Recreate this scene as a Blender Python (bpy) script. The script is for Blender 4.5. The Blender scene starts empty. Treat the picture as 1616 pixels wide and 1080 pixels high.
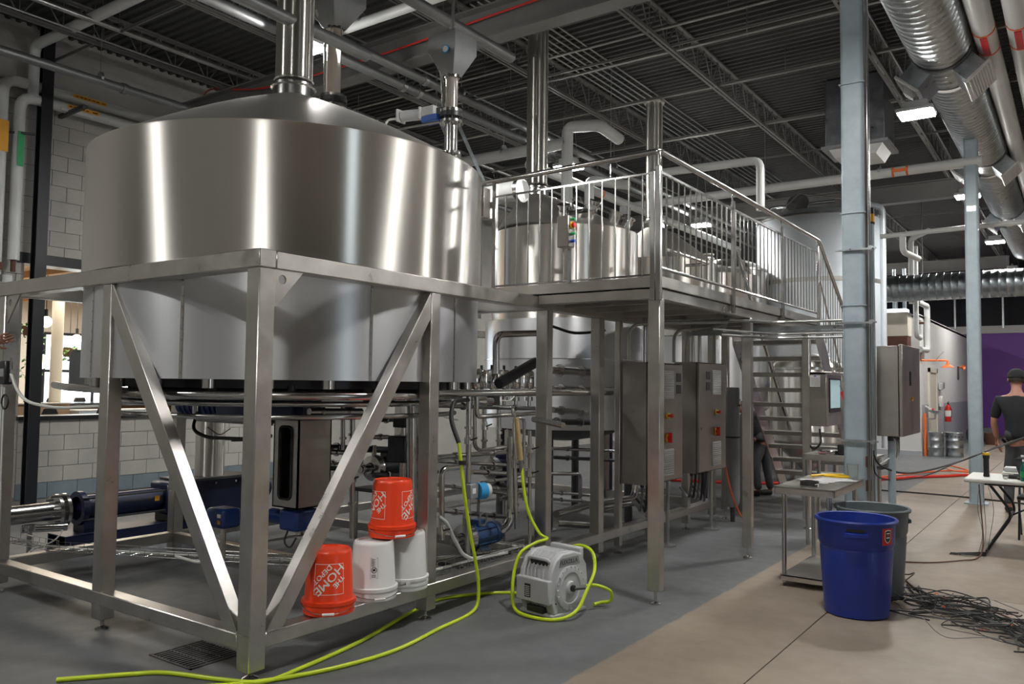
import bpy, bmesh, math, random
from mathutils import Vector, Matrix
PI=math.pi; R=math.radians
random.seed(7)
sc=bpy.context.scene; col=sc.collection
# ---------------------------------------------------------------- camera
cd=bpy.data.cameras.new('camera'); cam=bpy.data.objects.new('camera',cd); col.objects.link(cam)
cd.sensor_width=36; cd.lens=28.538; cd.clip_start=0.05; cd.clip_end=200
yaw,pitch,roll=0.61380997,0.05162707,0.01191316
f=Vector((-math.sin(yaw)*math.cos(pitch),math.cos(yaw)*math.cos(pitch),math.sin(pitch)))
rt=Vector((math.cos(yaw),math.sin(yaw),0)); up=rt.cross(f)
r2=math.cos(roll)*rt+math.sin(roll)*up; u2=-math.sin(roll)*rt+math.cos(roll)*up
m=Matrix((r2,u2,-f)).transposed().to_4x4(); m.translation=Vector((3.75022624,-2.86843477,1.65))
cam.matrix_world=m; sc.camera=cam
# ---------------------------------------------------------------- world, exposure
w=bpy.data.worlds.new('world'); sc.world=w; w.use_nodes=True
w.node_tree.nodes['Background'].inputs[0].default_value=(0.75,0.85,1,1)
w.node_tree.nodes['Background'].inputs[1].default_value=0.35
vs=sc.view_settings; vs.view_transform='Standard'; vs.look='None'; vs.gamma=1; vs.use_curve_mapping=False
vs.exposure=0.68
sc.cycles.use_adaptive_sampling=False; sc.cycles.max_bounces=7; sc.cycles.diffuse_bounces=4; sc.cycles.glossy_bounces=4; sc.cycles.sample_clamp_indirect=6
LAMP=250.0      # radiance of the high-bay lamp lenses
# ---------------------------------------------------------------- materials
M={}
def nodes(name):
    m=bpy.data.materials.new(name); m.use_nodes=True; nt=m.node_tree; b=nt.nodes['Principled BSDF']; M[name]=m
    return m,nt,b
def mat(name,c,rough=.5,metal=0,spec=.5,noise=0,nscale=8,bump=0,bscale=60,rnoise=0,emit=0,trans=0,stretch=None,alpha=1,c2=None,coat=0):
    m,nt,b=nodes(name); c=(*c,1); b.inputs['Base Color'].default_value=c; b.inputs['Roughness'].default_value=rough
    b.inputs['Metallic'].default_value=metal; b.inputs['Specular IOR Level'].default_value=spec
    if coat: b.inputs['Coat Weight'].default_value=coat
    if emit: b.inputs['Emission Color'].default_value=c; b.inputs['Emission Strength'].default_value=emit
    if trans: b.inputs['Transmission Weight'].default_value=trans
    if noise or rnoise or bump:
        tc=nt.nodes.new('ShaderNodeNewGeometry'); mp=nt.nodes.new('ShaderNodeMapping'); nt.links.new(tc.outputs['Position'],mp.inputs[0])
        if stretch: mp.inputs['Scale'].default_value=stretch
        n=nt.nodes.new('ShaderNodeTexNoise'); n.inputs['Scale'].default_value=nscale; n.inputs['Detail'].default_value=6; n.inputs['Roughness'].default_value=.65
        nt.links.new(mp.outputs[0],n.inputs['Vector'])
        if noise:
            mx=nt.nodes.new('ShaderNodeMix'); mx.data_type='RGBA'
            rp=nt.nodes.new('ShaderNodeMapRange'); rp.inputs[1].default_value=.3; rp.inputs[2].default_value=.7
            nt.links.new(n.outputs[0],rp.inputs[0]); nt.links.new(rp.outputs[0],mx.inputs['Factor'])
            k=1-noise; mx.inputs['A'].default_value=c2+(1,) if c2 else (c[0]*k,c[1]*k,c[2]*k,1); mx.inputs['B'].default_value=c
            nt.links.new(mx.outputs['Result'],b.inputs['Base Color'])
        if rnoise:
            rp=nt.nodes.new('ShaderNodeMapRange'); rp.inputs[1].default_value=.25; rp.inputs[2].default_value=.75
            rp.inputs[3].default_value=rough-rnoise; rp.inputs[4].default_value=rough+rnoise
            nt.links.new(n.outputs[0],rp.inputs[0]); nt.links.new(rp.outputs[0],b.inputs['Roughness'])
        if bump:
            n2=nt.nodes.new('ShaderNodeTexNoise'); n2.inputs['Scale'].default_value=bscale; n2.inputs['Detail'].default_value=4
            nt.links.new(mp.outputs[0],n2.inputs['Vector'])
            bp=nt.nodes.new('ShaderNodeBump'); bp.inputs['Strength'].default_value=bump; bp.inputs['Distance'].default_value=.01
            nt.links.new(n2.outputs[0],bp.inputs['Height']); nt.links.new(bp.outputs[0],b.inputs['Normal'])
    return m
def steel_round(name,c,rough,aniso,wav=.0):
    m=mat(name,c,rough,1)
    nt=m.node_tree; b=nt.nodes['Principled BSDF']; b.inputs['Anisotropic'].default_value=aniso; b.inputs['Anisotropic Rotation'].default_value=.25
    t=nt.nodes.new('ShaderNodeTangent'); t.direction_type='RADIAL'; t.axis='Z'; nt.links.new(t.outputs[0],b.inputs['Tangent'])
    if wav:   # slight oil-canning of the sheet
        g=nt.nodes.new('ShaderNodeNewGeometry'); mp=nt.nodes.new('ShaderNodeMapping'); mp.inputs['Scale'].default_value=(1,1,.22)
        n=nt.nodes.new('ShaderNodeTexNoise'); n.inputs['Scale'].default_value=3.2; n.inputs['Detail'].default_value=1
        bp=nt.nodes.new('ShaderNodeBump'); bp.inputs['Strength'].default_value=wav; bp.inputs['Distance'].default_value=.03
        nt.links.new(g.outputs['Position'],mp.inputs[0]); nt.links.new(mp.outputs[0],n.inputs['Vector']); nt.links.new(n.outputs[0],bp.inputs['Height']); nt.links.new(bp.outputs[0],b.inputs['Normal'])
    return m
steel_round('tank_steel',(.76,.735,.69),.275,.96)
steel_round('tank_steel_satin',(.60,.61,.63),.34,.75); M['tank_steel_satin'].node_tree.nodes['Principled BSDF'].inputs['Metallic'].default_value=.80
steel_round('tank_white',(.62,.66,.70),.42,.3); M['tank_white'].node_tree.nodes['Principled BSDF'].inputs['Metallic'].default_value=.35
mat('cone_steel',(.50,.48,.45),.48,1,noise=.15,nscale=3,rnoise=.08)
mat('frame_steel',(.64,.615,.58),.34,1,noise=.22,nscale=5,rnoise=.10)
mat('pipe_steel',(.62,.61,.60),.20,1,noise=.1,nscale=6,rnoise=.05)
mat('chrome',(.78,.78,.78),.10,1)
mat('cabinet_steel',(.45,.42,.39),.38,1,noise=.18,nscale=4,rnoise=.06)
mat('galvanized',(.50,.54,.56),.34,1,noise=.35,nscale=9,rnoise=.10)
mat('duct_tape',(.07,.075,.08),.5)
mat('dark_steel',(.10,.10,.11),.45,.6,noise=.3,nscale=6)
mat('black_steel',(.012,.014,.018),.35,.1,spec=.6)
mat('black_rubber',(.012,.012,.012),.55)
mat('black_plastic',(.02,.02,.022),.4)
mat('blue_paint',(.010,.035,.16),.35,coat=.2)
mat('navy_paint',(.005,.010,.040),.4,coat=.15)
mat('pump_blue',(.01,.10,.32),.4)
mat('white_pvc',(.62,.63,.62),.45,noise=.08,nscale=5)
mat('sensor_blue',(.03,.30,.62),.35)
mat('ceiling_paint',(.068,.067,.067),.75,noise=.15,nscale=2)
mat('joist_paint',(.20,.198,.192),.55,.2,noise=.15,nscale=4)
mat('conduit',(.48,.48,.47),.32,.9,noise=.2,nscale=8)
mat('conveyor_tube',(.26,.265,.27),.42,.6,noise=.2,nscale=5)
mat('block_paint',(.50,.485,.45),.75,noise=.18,nscale=2.5,bump=.35,bscale=45)
mat('block_band',(.22,.27,.31),.65,noise=.2,nscale=4,bump=.2)
mat('mortar',(.30,.29,.27),.9)
mat('white_wall',(.72,.71,.69),.6,noise=.05,nscale=1.5)
mat('grey_wainscot',(.42,.43,.46),.5,noise=.06,nscale=2)
mat('purple_paint',(.22,.06,.42),.5,noise=.1,nscale=1.2)
mat('black_wall',(.012,.013,.02),.7)
mat('column_paint',(.37,.44,.48),.42,noise=.25,nscale=7,c2=(.29,.355,.40),coat=.15,bump=.05,bscale=10)
mat('cream_paint',(.66,.62,.52),.6)
mat('rust_brown',(.13,.05,.03),.7,noise=.4,nscale=10)
mat('bucket_orange',(.86,.055,.008),.35,coat=.1)
mat('bucket_white',(.74,.74,.72),.38)
mat('print_white',(.85,.83,.80),.5)
mat('print_black',(.02,.02,.02),.5)
mat('print_red',(.55,.02,.02),.5)
mat('hose_yellow',(.55,.70,.02),.40,coat=.1)
mat('hose_red',(.62,.03,.02),.4)
mat('hose_orange',(.85,.14,.03),.4)
mat('hose_clear',(.62,.62,.58),.35)
mat('reel_grey',(.50,.51,.52),.5,noise=.06,nscale=20)
mat('grey_rubber',(.12,.12,.125),.5)
mat('bin_blue',(.008,.030,.26),.42,noise=.12,nscale=6,coat=.05)
mat('bin_grey',(.10,.12,.13),.5)
mat('table_white',(.60,.60,.56),.5)
mat('paper',(.78,.78,.77),.7)
mat('red_plastic',(.65,.02,.015),.35)
mat('yellow_plastic',(.80,.50,.02),.4)
mat('green_led',(.05,.9,.25),.3,emit=3)
mat('green_plastic',(.02,.35,.12),.35)
mat('blue_plastic',(.02,.10,.45),.35)
mat('orange_paint',(.85,.20,.05),.4)
mat('wood_wrap',(.50,.36,.17),.7,noise=.2,nscale=20)
mat('screen',(.30,.42,.44),.25,emit=.35)
mat('skin',(.40,.19,.13),.5,noise=.1,nscale=12)
mat('skin_dark',(.28,.11,.07),.5,noise=.1,nscale=12)
mat('cloth_black',(.012,.013,.016),.85,noise=.3,nscale=9,bump=.4,bscale=9)
mat('cloth_grey',(.05,.052,.058),.85,bump=.4,bscale=9)
mat('glove_blue',(.02,.06,.50),.4)
mat('hair_dark',(.02,.013,.01),.7)
mat('tan_ceiling',(.62,.40,.22),.7)
mat('tan_panel',(.55,.36,.22),.6)
mat('taproom_white',(.66,.65,.63),.6)
mat('taproom_floor',(.32,.28,.24),.6)
mat('leaf',(.06,.20,.03),.5,noise=.4,nscale=30)
mat('window_light',(.80,.92,1.0),.5,emit=2.6)
mat('globe_light',(1.0,.86,.66),.5,emit=5)
mat('cooler_light',(.75,.88,1.0),.5,emit=4)
mat('lamp_lens',(1.0,.985,.95),.5,emit=LAMP)
mat('lamp_housing',(.55,.56,.57),.5)
mat('galv_white',(.62,.62,.61),.5,.0)
mat('bottle_green',(.02,.22,.16),.12,trans=.3)
mat('sight_glass',(.85,.88,.88),.05,trans=.9)
mat('tube_glass',(.55,.50,.45),.1,trans=.5)
mat('cast_grey',(.27,.28,.29),.5,.1)
mat('yellow_label',(.80,.38,.02),.5)
mat('blue_metal_dark',(.03,.07,.17),.4,.1)
def floor_mat(name,paint):
    m,nt,b=nodes(name); L=nt.links.new; N=nt.nodes.new
    g=N('ShaderNodeNewGeometry'); sx=N('ShaderNodeSeparateXYZ'); L(g.outputs['Position'],sx.inputs[0])
    n=N('ShaderNodeTexNoise'); n.inputs['Scale'].default_value=.9; n.inputs['Detail'].default_value=7; n.inputs['Roughness'].default_value=.62; L(g.outputs['Position'],n.inputs['Vector'])
    n3=N('ShaderNodeTexNoise'); n3.inputs['Scale'].default_value=9; n3.inputs['Detail'].default_value=5; L(g.outputs['Position'],n3.inputs['Vector'])
    r=N('ShaderNodeValToRGB'); L(n.outputs[0],r.inputs[0]); e=r.color_ramp.elements
    e[0].position=.32; e[0].color=(.20,.158,.122,1) ; e[1].position=.68; e[1].color=(.31,.252,.198,1)
    r2_=N('ShaderNodeValToRGB'); L(n.outputs[0],r2_.inputs[0]); e=r2_.color_ramp.elements
    e[0].position=.3; e[0].color=(.098,.102,.108,1); e[1].position=.7; e[1].color=(.145,.148,.152,1)
    # painted strip ends along a slightly ragged line at x = 1.36
    a=N('ShaderNodeMath'); a.operation='MULTIPLY_ADD'; L(n3.outputs[0],a.inputs[0]); a.inputs[1].default_value=.05; L(sx.outputs[0],a.inputs[2])
    s=N('ShaderNodeMapRange'); L(a.outputs[0],s.inputs[0]); s.inputs[1].default_value=1.375; s.inputs[2].default_value=1.395
    mx=N('ShaderNodeMix'); mx.data_type='RGBA'; L(s.outputs[0],mx.inputs['Factor']); L(r2_.outputs[0],mx.inputs['A']); L(r.outputs[0],mx.inputs['B'])
    L(mx.outputs['Result'],b.inputs['Base Color'])
    rr=N('ShaderNodeMapRange'); L(n3.outputs[0],rr.inputs[0]); rr.inputs[3].default_value=.40; rr.inputs[4].default_value=.66; L(rr.outputs[0],b.inputs['Roughness'])
    bp=N('ShaderNodeBump'); bp.inputs['Strength'].default_value=.15; bp.inputs['Distance'].default_value=.01; L(n3.outputs[0],bp.inputs['Height']); L(bp.outputs[0],b.inputs['Normal'])
floor_mat('floor_concrete',True)
# ---------------------------------------------------------------- mesh helper
class B:
    def __init__(s): s.v=[]; s.f=[]
    def add(s,vs,fs):
        k=len(s.v); s.v+= [tuple(v) for v in vs]; s.f+=[tuple(i+k for i in q) for q in fs]; return s
    def box(s,x0,x1,y0,y1,z0,z1):
        return s.add([(x0,y0,z0),(x1,y0,z0),(x1,y1,z0),(x0,y1,z0),(x0,y0,z1),(x1,y0,z1),(x1,y1,z1),(x0,y1,z1)],
            [(0,3,2,1),(4,5,6,7),(0,1,5,4),(1,2,6,5),(2,3,7,6),(3,0,4,7)])
    def beam(s,p,q,w,h,upv=(0,0,1)):
        p=Vector(p);q=Vector(q); d=(q-p).normalized(); a=d.cross(Vector(upv))
        if a.length<1e-4: a=d.cross(Vector((1,0,0)))
        a.normalize(); b=a.cross(d); a*=w/2; b*=h/2
        vs=[p-a-b,p+a-b,p+a+b,p-a+b,q-a-b,q+a-b,q+a+b,q-a+b]
        return s.add(vs,[(0,1,2,3)[::-1],(4,5,6,7),(0,1,5,4),(1,2,6,5),(2,3,7,6),(3,0,4,7)])
    def cyl(s,p,q,r,n=16,r2=None,cap=True):
        p=Vector(p);q=Vector(q); r2=r if r2 is None else r2
        d=(q-p).normalized(); a=d.orthogonal().normalized(); b=d.cross(a)
        vs=[p+(a*math.cos(2*PI*i/n)+b*math.sin(2*PI*i/n))*r for i in range(n)]+[q+(a*math.cos(2*PI*i/n)+b*math.sin(2*PI*i/n))*r2 for i in range(n)]
        fs=[(i,(i+1)%n,n+(i+1)%n,n+i) for i in range(n)]
        if cap: fs+=[tuple(range(n))[::-1],tuple(range(n,2*n))]
        return s.add(vs,fs)
    def disc(s,c,ax,r,t,n=20):   # short cylinder centred on c
        c=Vector(c); ax=Vector(ax).normalized(); return s.cyl(c-ax*t/2,c+ax*t/2,r,n)
    def lathe(s,prof,c,n=32,ax=(0,0,1),closed=False):
        c=Vector(c); d=Vector(ax).normalized(); a=Vector((1,0,0)) if abs(d.z)>.9 else d.orthogonal().normalized(); b=d.cross(a)
        vs=[c+d*z+(a*math.cos(2*PI*i/n)+b*math.sin(2*PI*i/n))*max(r,1e-4) for r,z in prof for i in range(n)]
        fs=[(j*n+i,j*n+(i+1)%n,(j+1)*n+(i+1)%n,(j+1)*n+i) for j in range(len(prof)-1) for i in range(n)]
        return s.add(vs,fs)
    def tube(s,pts,r,n=10,bend=0,cap=True):
        pts=[Vector(p) for p in pts]
        if bend:
            o=[pts[0]]
            for i in range(1,len(pts)-1):
                A,P,Q=pts[i-1],pts[i],pts[i+1]; l1=(A-P).length; l2=(Q-P).length; k=min(bend,l1*.48,l2*.48)
                a=P+(A-P).normalized()*k; c=P+(Q-P).normalized()*k
                for t in (0,.2,.4,.6,.8,1): o.append(a*(1-t)**2+P*2*t*(1-t)+c*t*t)
            o.append(pts[-1]); pts=o
        m=len(pts); T=[(pts[min(i+1,m-1)]-pts[max(i-1,0)]).normalized() for i in range(m)]
        a=T[0].orthogonal().normalized(); vs=[]
        for i in range(m):
            a=(a-T[i]*a.dot(T[i])); a=a.normalized() if a.length>1e-6 else T[i].orthogonal().normalized()
            b=T[i].cross(a); vs+=[pts[i]+(a*math.cos(2*PI*k/n)+b*math.sin(2*PI*k/n))*r for k in range(n)]
        fs=[(j*n+i,j*n+(i+1)%n,(j+1)*n+(i+1)%n,(j+1)*n+i) for j in range(m-1) for i in range(n)]
        if cap: fs+=[tuple(range(n))[::-1],tuple((m-1)*n+i for i in range(n))]
        return s.add(vs,fs)
    def prism(s,poly,dv):        # poly: 3-D points in a plane, extruded by dv
        n=len(poly); poly=[Vector(p) for p in poly]; dv=Vector(dv)
        return s.add(poly+[p+dv for p in poly],[tuple(range(n))[::-1],tuple(range(n,2*n))]+[(i,(i+1)%n,n+(i+1)%n,n+i) for i in range(n)])
    def ball(s,c,r,n=12,sz=1):
        return s.lathe([(math.sin(PI*k/(n//2+2))*r,-math.cos(PI*k/(n//2+2))*r*sz) for k in range(n//2+3)],c,n)
ORG={}
def org(p): return ORG.get(p.name,Vector((0,0,0))) if p else Vector((0,0,0))
def ob(name,b,m,parent=None,smooth=True,bevel=0,angle=38,label=None,base=None,seg=1):
    o0=Vector(base) if base else org(parent)
    me=bpy.data.meshes.new(name); me.from_pydata([(v[0]-o0.x,v[1]-o0.y,v[2]-o0.z) for v in b.v],[],b.f)
    bm=bmesh.new(); bm.from_mesh(me); bmesh.ops.recalc_face_normals(bm,faces=bm.faces); bm.to_mesh(me); bm.free()
    if smooth:
        me.shade_smooth(); me.set_sharp_from_angle(angle=R(angle))
    for mm in (m if isinstance(m,(list,tuple)) else [m]): me.materials.append(M[mm])
    o=bpy.data.objects.new(name,me); col.objects.link(o)
    if parent: o.parent=parent
    elif base: o.location=o0
    ORG[o.name]=o0
    if base and parent: o.location=o0-org(parent)
    if bevel:
        md=o.modifiers.new('bevel','BEVEL'); md.width=bevel; md.segments=seg; md.limit_method='ANGLE'; md.angle_limit=R(40)
    if label: o['label']=label
    return o
def tag(o,label,cat,group=None,kind=None):
    o['label']=label; o['category']=cat
    if group: o['group']=group
    if kind: o['kind']=kind
    return o
def thing(name,label,cat,loc=(0,0,0),group=None):
    o=bpy.data.objects.new(name,None); o.empty_display_size=.1; col.objects.link(o); o.location=loc; ORG[o.name]=Vector(loc)
    return tag(o,label,cat,group)
def struct(name,b,m,parent=None,label=None,**k):
    o=ob(name,b,m,parent,**k)
    if not parent: o['kind']='structure'
    if label: o['label']=label
    return o
def dup(root,loc,label=None,rz=None):
    def cp(o,par):
        c=o.copy(); col.objects.link(c); ORG[c.name]=org(o)
        if par: c.parent=par
        for ch in o.children: cp(ch,c)
        return c
    r=cp(root,None); r.location=loc
    if rz is not None: r.rotation_euler=(0,0,rz)
    if label: r['label']=label
    return r
def share(src,name,parent,loc,rot=None):       # piece sharing a mesh
    o=bpy.data.objects.new(name,src); col.objects.link(o); o.parent=parent; o.location=Vector(loc)-org(parent)
    if rot: o.rotation_euler=rot
    ORG[o.name]=Vector(loc); return o
def text_mesh(s,size,ex=0):
    c=bpy.data.curves.new('t','FONT'); c.body=s; c.size=size; c.align_x='CENTER'; c.align_y='CENTER'; c.resolution_u=2; c.extrude=ex
    o=bpy.data.objects.new('t',c); col.objects.link(o); dg=bpy.context.evaluated_depsgraph_get(); dg.update()
    me=bpy.data.meshes.new_from_object(o.evaluated_get(dg)); vs=[tuple(v.co) for v in me.vertices]; fs=[tuple(p.vertices) for p in me.polygons]
    bpy.data.objects.remove(o); bpy.data.meshes.remove(me); bpy.data.curves.remove(c); return vs,fs
def text_on(b,s,size,at,rx,uy,bold=0,xs=1.0):      # flat lettering, rx = reading direction, uy = up
    vs,fs=text_mesh(s,size); at=Vector(at); rx=Vector(rx).normalized(); uy=Vector(uy).normalized()
    b.add([at+rx*v[0]*xs+uy*v[1] for v in vs],fs)
# ================================================================ STRUCTURE
fl=struct('floor',B().box(-14,12,-9,34,-.25,-.012),'block_paint')
fl.data.materials[0]=M['mortar']
xs=[-9,2.172,6.8,12]; 
def slab(x0,x1,y0,y1): struct('slab',B().box(x0+.004,x1-.004,y0+.004,y1-.004,-.03,0),'floor_concrete',fl,smooth=False)
slab(-7.6,2.172,-9,34)
for a,b_ in ((2.172,6.8),(6.8,12)):
    for y0,y1 in ((-9,-.2),(-.2,4.6),(4.6,11.4),(11.4,18),(18,26),(26,34)): slab(a,b_,y0,y1)
# left wall of painted blocks with the pass-through into the taproom
XW=-7.6
wl=struct('wall_left',B().box(XW-.3,XW-.012,-9,2.1,0,6.35).box(XW-.3,XW-.012,2.1,7.2,0,1.10).box(XW-.3,XW-.012,2.1,7.2,3.22,6.35).box(XW-.3,XW-.012,7.2,34,0,6.35),'mortar')
blk={}
def block(y,z,w,h,mt='block_paint'):
    key=(round(w,3),round(h,3),mt)
    if key not in blk:
        b=B().box(0,.016,0,w-.008,0,h-.008); o=ob('block',b,mt,wl,smooth=False,bevel=0); blk[key]=o.data; bpy.data.objects.remove(o)
    share(blk[key],'block',wl,(XW-.012,y+.004,z+.004))
def course(y0,y1,z,h,off,mt='block_paint'):
    y=y0
    first=True
    while y<y1-.02:
        w=.4 if not (first and off) else .2
        w=min(w,y1-y); block(y,z,w,h,mt); y+=w; first=False
rows=0
for k in range(5): course(2.1,7.2,.06+k*.208,.208,k%2,'block_band' if k<1 else 'block_paint')
for k in range(11): course(1.0,4.4,3.22+k*.208,.208,k%2)
for k in range(15): course(1.0,2.1,.10+k*.208,.208,k%2)
struct('block_field',B().box(XW-.012,XW,7.2,34,0,6.35).box(XW-.012,XW,4.4,7.2,3.22,6.35).box(XW-.012,XW,1,4.4,5.51,6.35).box(XW-.012,XW,-9,1,0,6.35),'block_paint',wl,smooth=False)
struct('sill_cap',B().box(XW-.36,XW+.06,2.08,7.22,1.10,1.15),'black_steel',wl,bevel=.004)
struct('lintel',B().box(XW-.3,XW+.02,2.0,7.3,3.16,3.30),'black_steel',wl)
# taproom seen through the opening
tw=struct('wall_taproom',B().box(-14.2,-14,1,14,0,3.6),'taproom_white'); struct('taproom_side_wall',B().box(-14,-7.9,12,12.2,0,3.6).box(-14,-7.9,-1,-.8,0,3.6),'taproom_white',tw)
struct('floor_taproom',B().box(-14.2,-7.62,-1,12.2,-.02,.02),'taproom_floor')
cs=struct('ceiling_taproom',B().box(-14.2,-7.9,-1,12.2,3.3,3.4),'tan_ceiling')
for k in range(7): struct('ceiling_rib',B().box(-14,-7.9,-.6+k*1.8,-.5+k*1.8,3.2,3.3),'tan_ceiling',cs)
struct('ceiling_beam',B().box(-10.2,-10.0,-1,12.2,3.0,3.3),'cream_paint',cs)
wd=struct('window_1',B().box(-14.0,-13.95,5.3,9.5,1.0,2.62),'black_steel')
for k in range(4):
    for j in range(2): struct('pane',B().box(-13.95,-13.93,5.37+k*1.04,6.33+k*1.04,1.06+j*.78,1.78+j*.78),'window_light',wd)
struct('column_taproom',B().cyl((-10.1,3.75,0),(-10.1,3.75,3.0),.09,20),'cream_paint')
# far wall: purple, with the dark open band above
wb=struct('wall_back',B().box(-8,12,31.8,32.1,0,3.72),'purple_paint')
struct('band',B().box(-8,12,31.7,32.12,3.72,4.0),'white_wall',wb); struct('upper_wall',B().box(-8,12,32.0,32.3,4.0,6.35),'black_wall',wb)
struct('bulkhead',B().box(-8,12,31.2,31.9,5.2,5.9),'purple_paint',wb)
for x in (-2.2,-.2,1.35,3.05,5.2): struct('stud',B().box(x,x+.06,31.6,31.7,3.9,5.6),'galvanized',wb)
struct('wall_right',B().box(12,12.3,-9,32,0,6.35),'block_paint'); struct('wall_front',B().box(-7.9,12.3,-9.3,-9,0,6.35),'block_paint')
struct('column_purple',B().cyl((2.75,27,0),(2.75,27,6.3),.32,28),'purple_paint')
# white office block at the end of the aisle
wo=struct('wall_office',B().box(-5,.45,19.3,19.45,0,3.5).box(.30,.45,19.45,30.3,0,3.5).box(-5,.45,30.3,30.45,0,3.5),'white_wall')
struct('office_roof',B().box(-5,.45,19.3,30.45,3.42,3.48),'white_wall',wo)
struct('wainscot',B().box(.45,.458,19.5,30.4,.12,1.25),'grey_wainscot',wo)
struct('base_trim',B().box(.45,.465,19.3,30.4,0,.12).box(-5,.45,19.285,19.3,0,.12),'grey_wainscot',wo)
struct('corner_trim',B().box(.40,.47,30.35,30.47,0,3.5),'galvanized',wo)
d=struct('door_1',B().box(.455,.475,20.6,21.75,0,2.1),'cream_paint'); struct('door_frame',B().box(.45,.50,20.5,20.62,0,2.2).box(.45,.50,21.73,21.85,0,2.2).box(.45,.50,20.5,21.85,2.08,2.2),'cream_paint',d)
struct('door_handle',B().cyl((.48,21.6,1.0),(.53,21.6,1.0),.03,10),'chrome',d)
# ceiling: fluted deck, girder, open-web joists, bridging
prof=[]; y=-9.0
while y<32:
    prof+=[(y,6.35),(y+.058,6.35),(y+.073,6.315),(y+.118,6.315)]; y+=.135
vs=[]; fs=[]
for (a,b_) in prof: vs+=[(-7.9,a,b_),(12.3,a,b_)]
for i in range(len(prof)-1): fs.append((2*i,2*i+1,2*i+3,2*i+2))
bb=B(); bb.add(vs,fs); bb.box(-7.9,12.3,-9.3,32.3,6.40,6.50)
ce=struct('ceiling',bb,'ceiling_paint',smooth=False)
def joist(x):
    b=B(); zb,zt=5.89,6.27
    for dx in (-.03,.03): b.box(x+dx-.018,x+dx+.018,-9,31.5,zb,zb+.005).box(x+dx-.002+.016*(1 if dx>0 else -1),x+dx+.002+.016*(1 if dx>0 else -1),-9,31.5,zb,zb+.035)
    b.box(x-.035,x+.035,-9,31.5,6.285,6.31); b.box(x-.03,x-.025,-9,31.5,zt,6.30)
    y=-8.6
    while y<31:
        b.cyl((x,y,zb+.01),(x,y+.25,6.285),.009,5); b.cyl((x,y+.25,6.285),(x,y+.50,zb+.01),.009,5); b.cyl((x,y,zb+.01),(x,y,6.285),.007,5); y+=.5
    struct('joist',b,'joist_paint',ce)
for k in range(-3,7):
    if k!=1: joist(-.457+k*1.98)
joist(1.62)
for y in (4.17,15.3,26.8): struct('girder',B().box(-7.6,1.9,y,y+.22,5.50,5.52).box(-7.6,1.9,y+.10,y+.12,5.52,5.86).box(-7.6,1.9,y,y+.22,5.86,5.88),'joist_paint',ce)
for y in (.8,2.3,6.4,8.0,10.0,12.0,16.5,19): struct('bridging',B().box(-7.6,12,y,y+.026,5.90,5.905).box(-7.6,12,y,y+.004,5.90,5.93),'joist_paint',ce)
for k in range(6): struct('deck_conduit',B().cyl((-2.30+k*.112,4.74,6.29),(-2.30+k*.112,15.6,6.29),.011,6),'conduit',ce)
# columns
def column(x,y,w,name='column'):
    b=B().box(x-w/2,x+w/2,y-w/2,y+w/2,0,6.31)
    return struct(name,b,'column_paint',bevel=.03,seg=3)
c1=column(1.99,5.30,.205,'column_near'); struct('base_plate',B().box(1.82,2.16,5.13,5.47,0,.02),'column_paint',c1)
for z in (2.42,3.30,4.55): struct('collar',B().box(1.875,2.105,5.185,5.415,z,z+.012),'column_paint',c1,bevel=.002)
struct('rust_patch',B().box(2.085,2.0955,5.19,5.22,.92,1.02).box(2.085,2.0955,5.192,5.222,.70,.80),'rust_brown',c1)
c2_=column(2.45,10.7,.18,'column_far'); struct('base_plate',B().box(2.3,2.6,10.55,10.85,0,.02),'column_paint',c2_)

bc=struct('column_black',B().box(-7.42,-7.40,2.09,2.23,0,6.31).box(-7.30,-7.28,2.09,2.23,0,6.31).box(-7.41,-7.29,2.155,2.165,0,6.31),'black_steel')
struct('column_dark',B().box(-7.5,-7.3,5.9,6.1,3.3,6.31),'black_steel')
# floor drain
dr=thing('floor_drain','slotted steel floor drain grate under the near corner of the skid','drain',(-.65,.12,0))
ob('drain_frame',B().box(-.86,-.44,-.06,-.045,.0,.006).box(-.86,-.44,.285,.30,0,.006).box(-.86,-.845,-.06,.3,0,.006).box(-.455,-.44,-.06,.3,0,.006),'dark_steel',dr)
for k in range(13): ob('grate_bar',B().box(-.85+k*.0325,-.838+k*.0325,-.05,.29,0,.007),'dark_steel',dr)
for y in (.06,.17): ob('cross_bar',B().box(-.85,-.45,y,y+.012,0,.006),'dark_steel',dr)
struct('window_2',B().box(11.96,12.0,-1.75,-.45,.3,3.2),'galvanized')
struct('pane',B().box(11.95,11.962,-1.65,-.55,.4,3.1),'window_light',bpy.data.objects['window_2'])
# ================================================================ LAMPS
ld=bpy.data.lights.new('taproom_fill_light','AREA'); ld.energy=160; ld.size=3; ld.color=(1,.9,.76); lo=bpy.data.objects.new('taproom_fill_light',ld); col.objects.link(lo); lo.location=(-11,4.5,3.15)  # added area light without a fixture, brightens the taproom walls
def lamp(x,y,z=5.05):
    t=thing('high_bay_lamp','bright square high-bay lamp hanging above the brewery floor','lamp',(x,y,z))
    b=B(); b.lathe([(.12,.14),(.14,.10),(.22,.03),(.25,0)],(x,y,z),4); o=ob('housing',B().prism([(x-.20,y-.17,z),(x+.20,y-.17,z),(x+.20,y+.17,z),(x-.20,y+.17,z)],(0,0,.05)).box(x-.13,x+.13,y-.1,y+.1,z+.05,z+.14),'lamp_housing',t,bevel=.01)
    ob('lens',B().box(x-.18,x+.18,y-.15,y+.15,z-.02,z-.002),'lamp_lens',t)
    h=B()
    for s in (-1,1): h.cyl((x+s*.16,y,z+.05),(x+s*.05,y,6.33),.004,5)
    h.cyl((x,y,z+.12),(x,y,z+.2),.03,8)
    ob('hanger',h,'conduit',t); return t
LL={}
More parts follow.
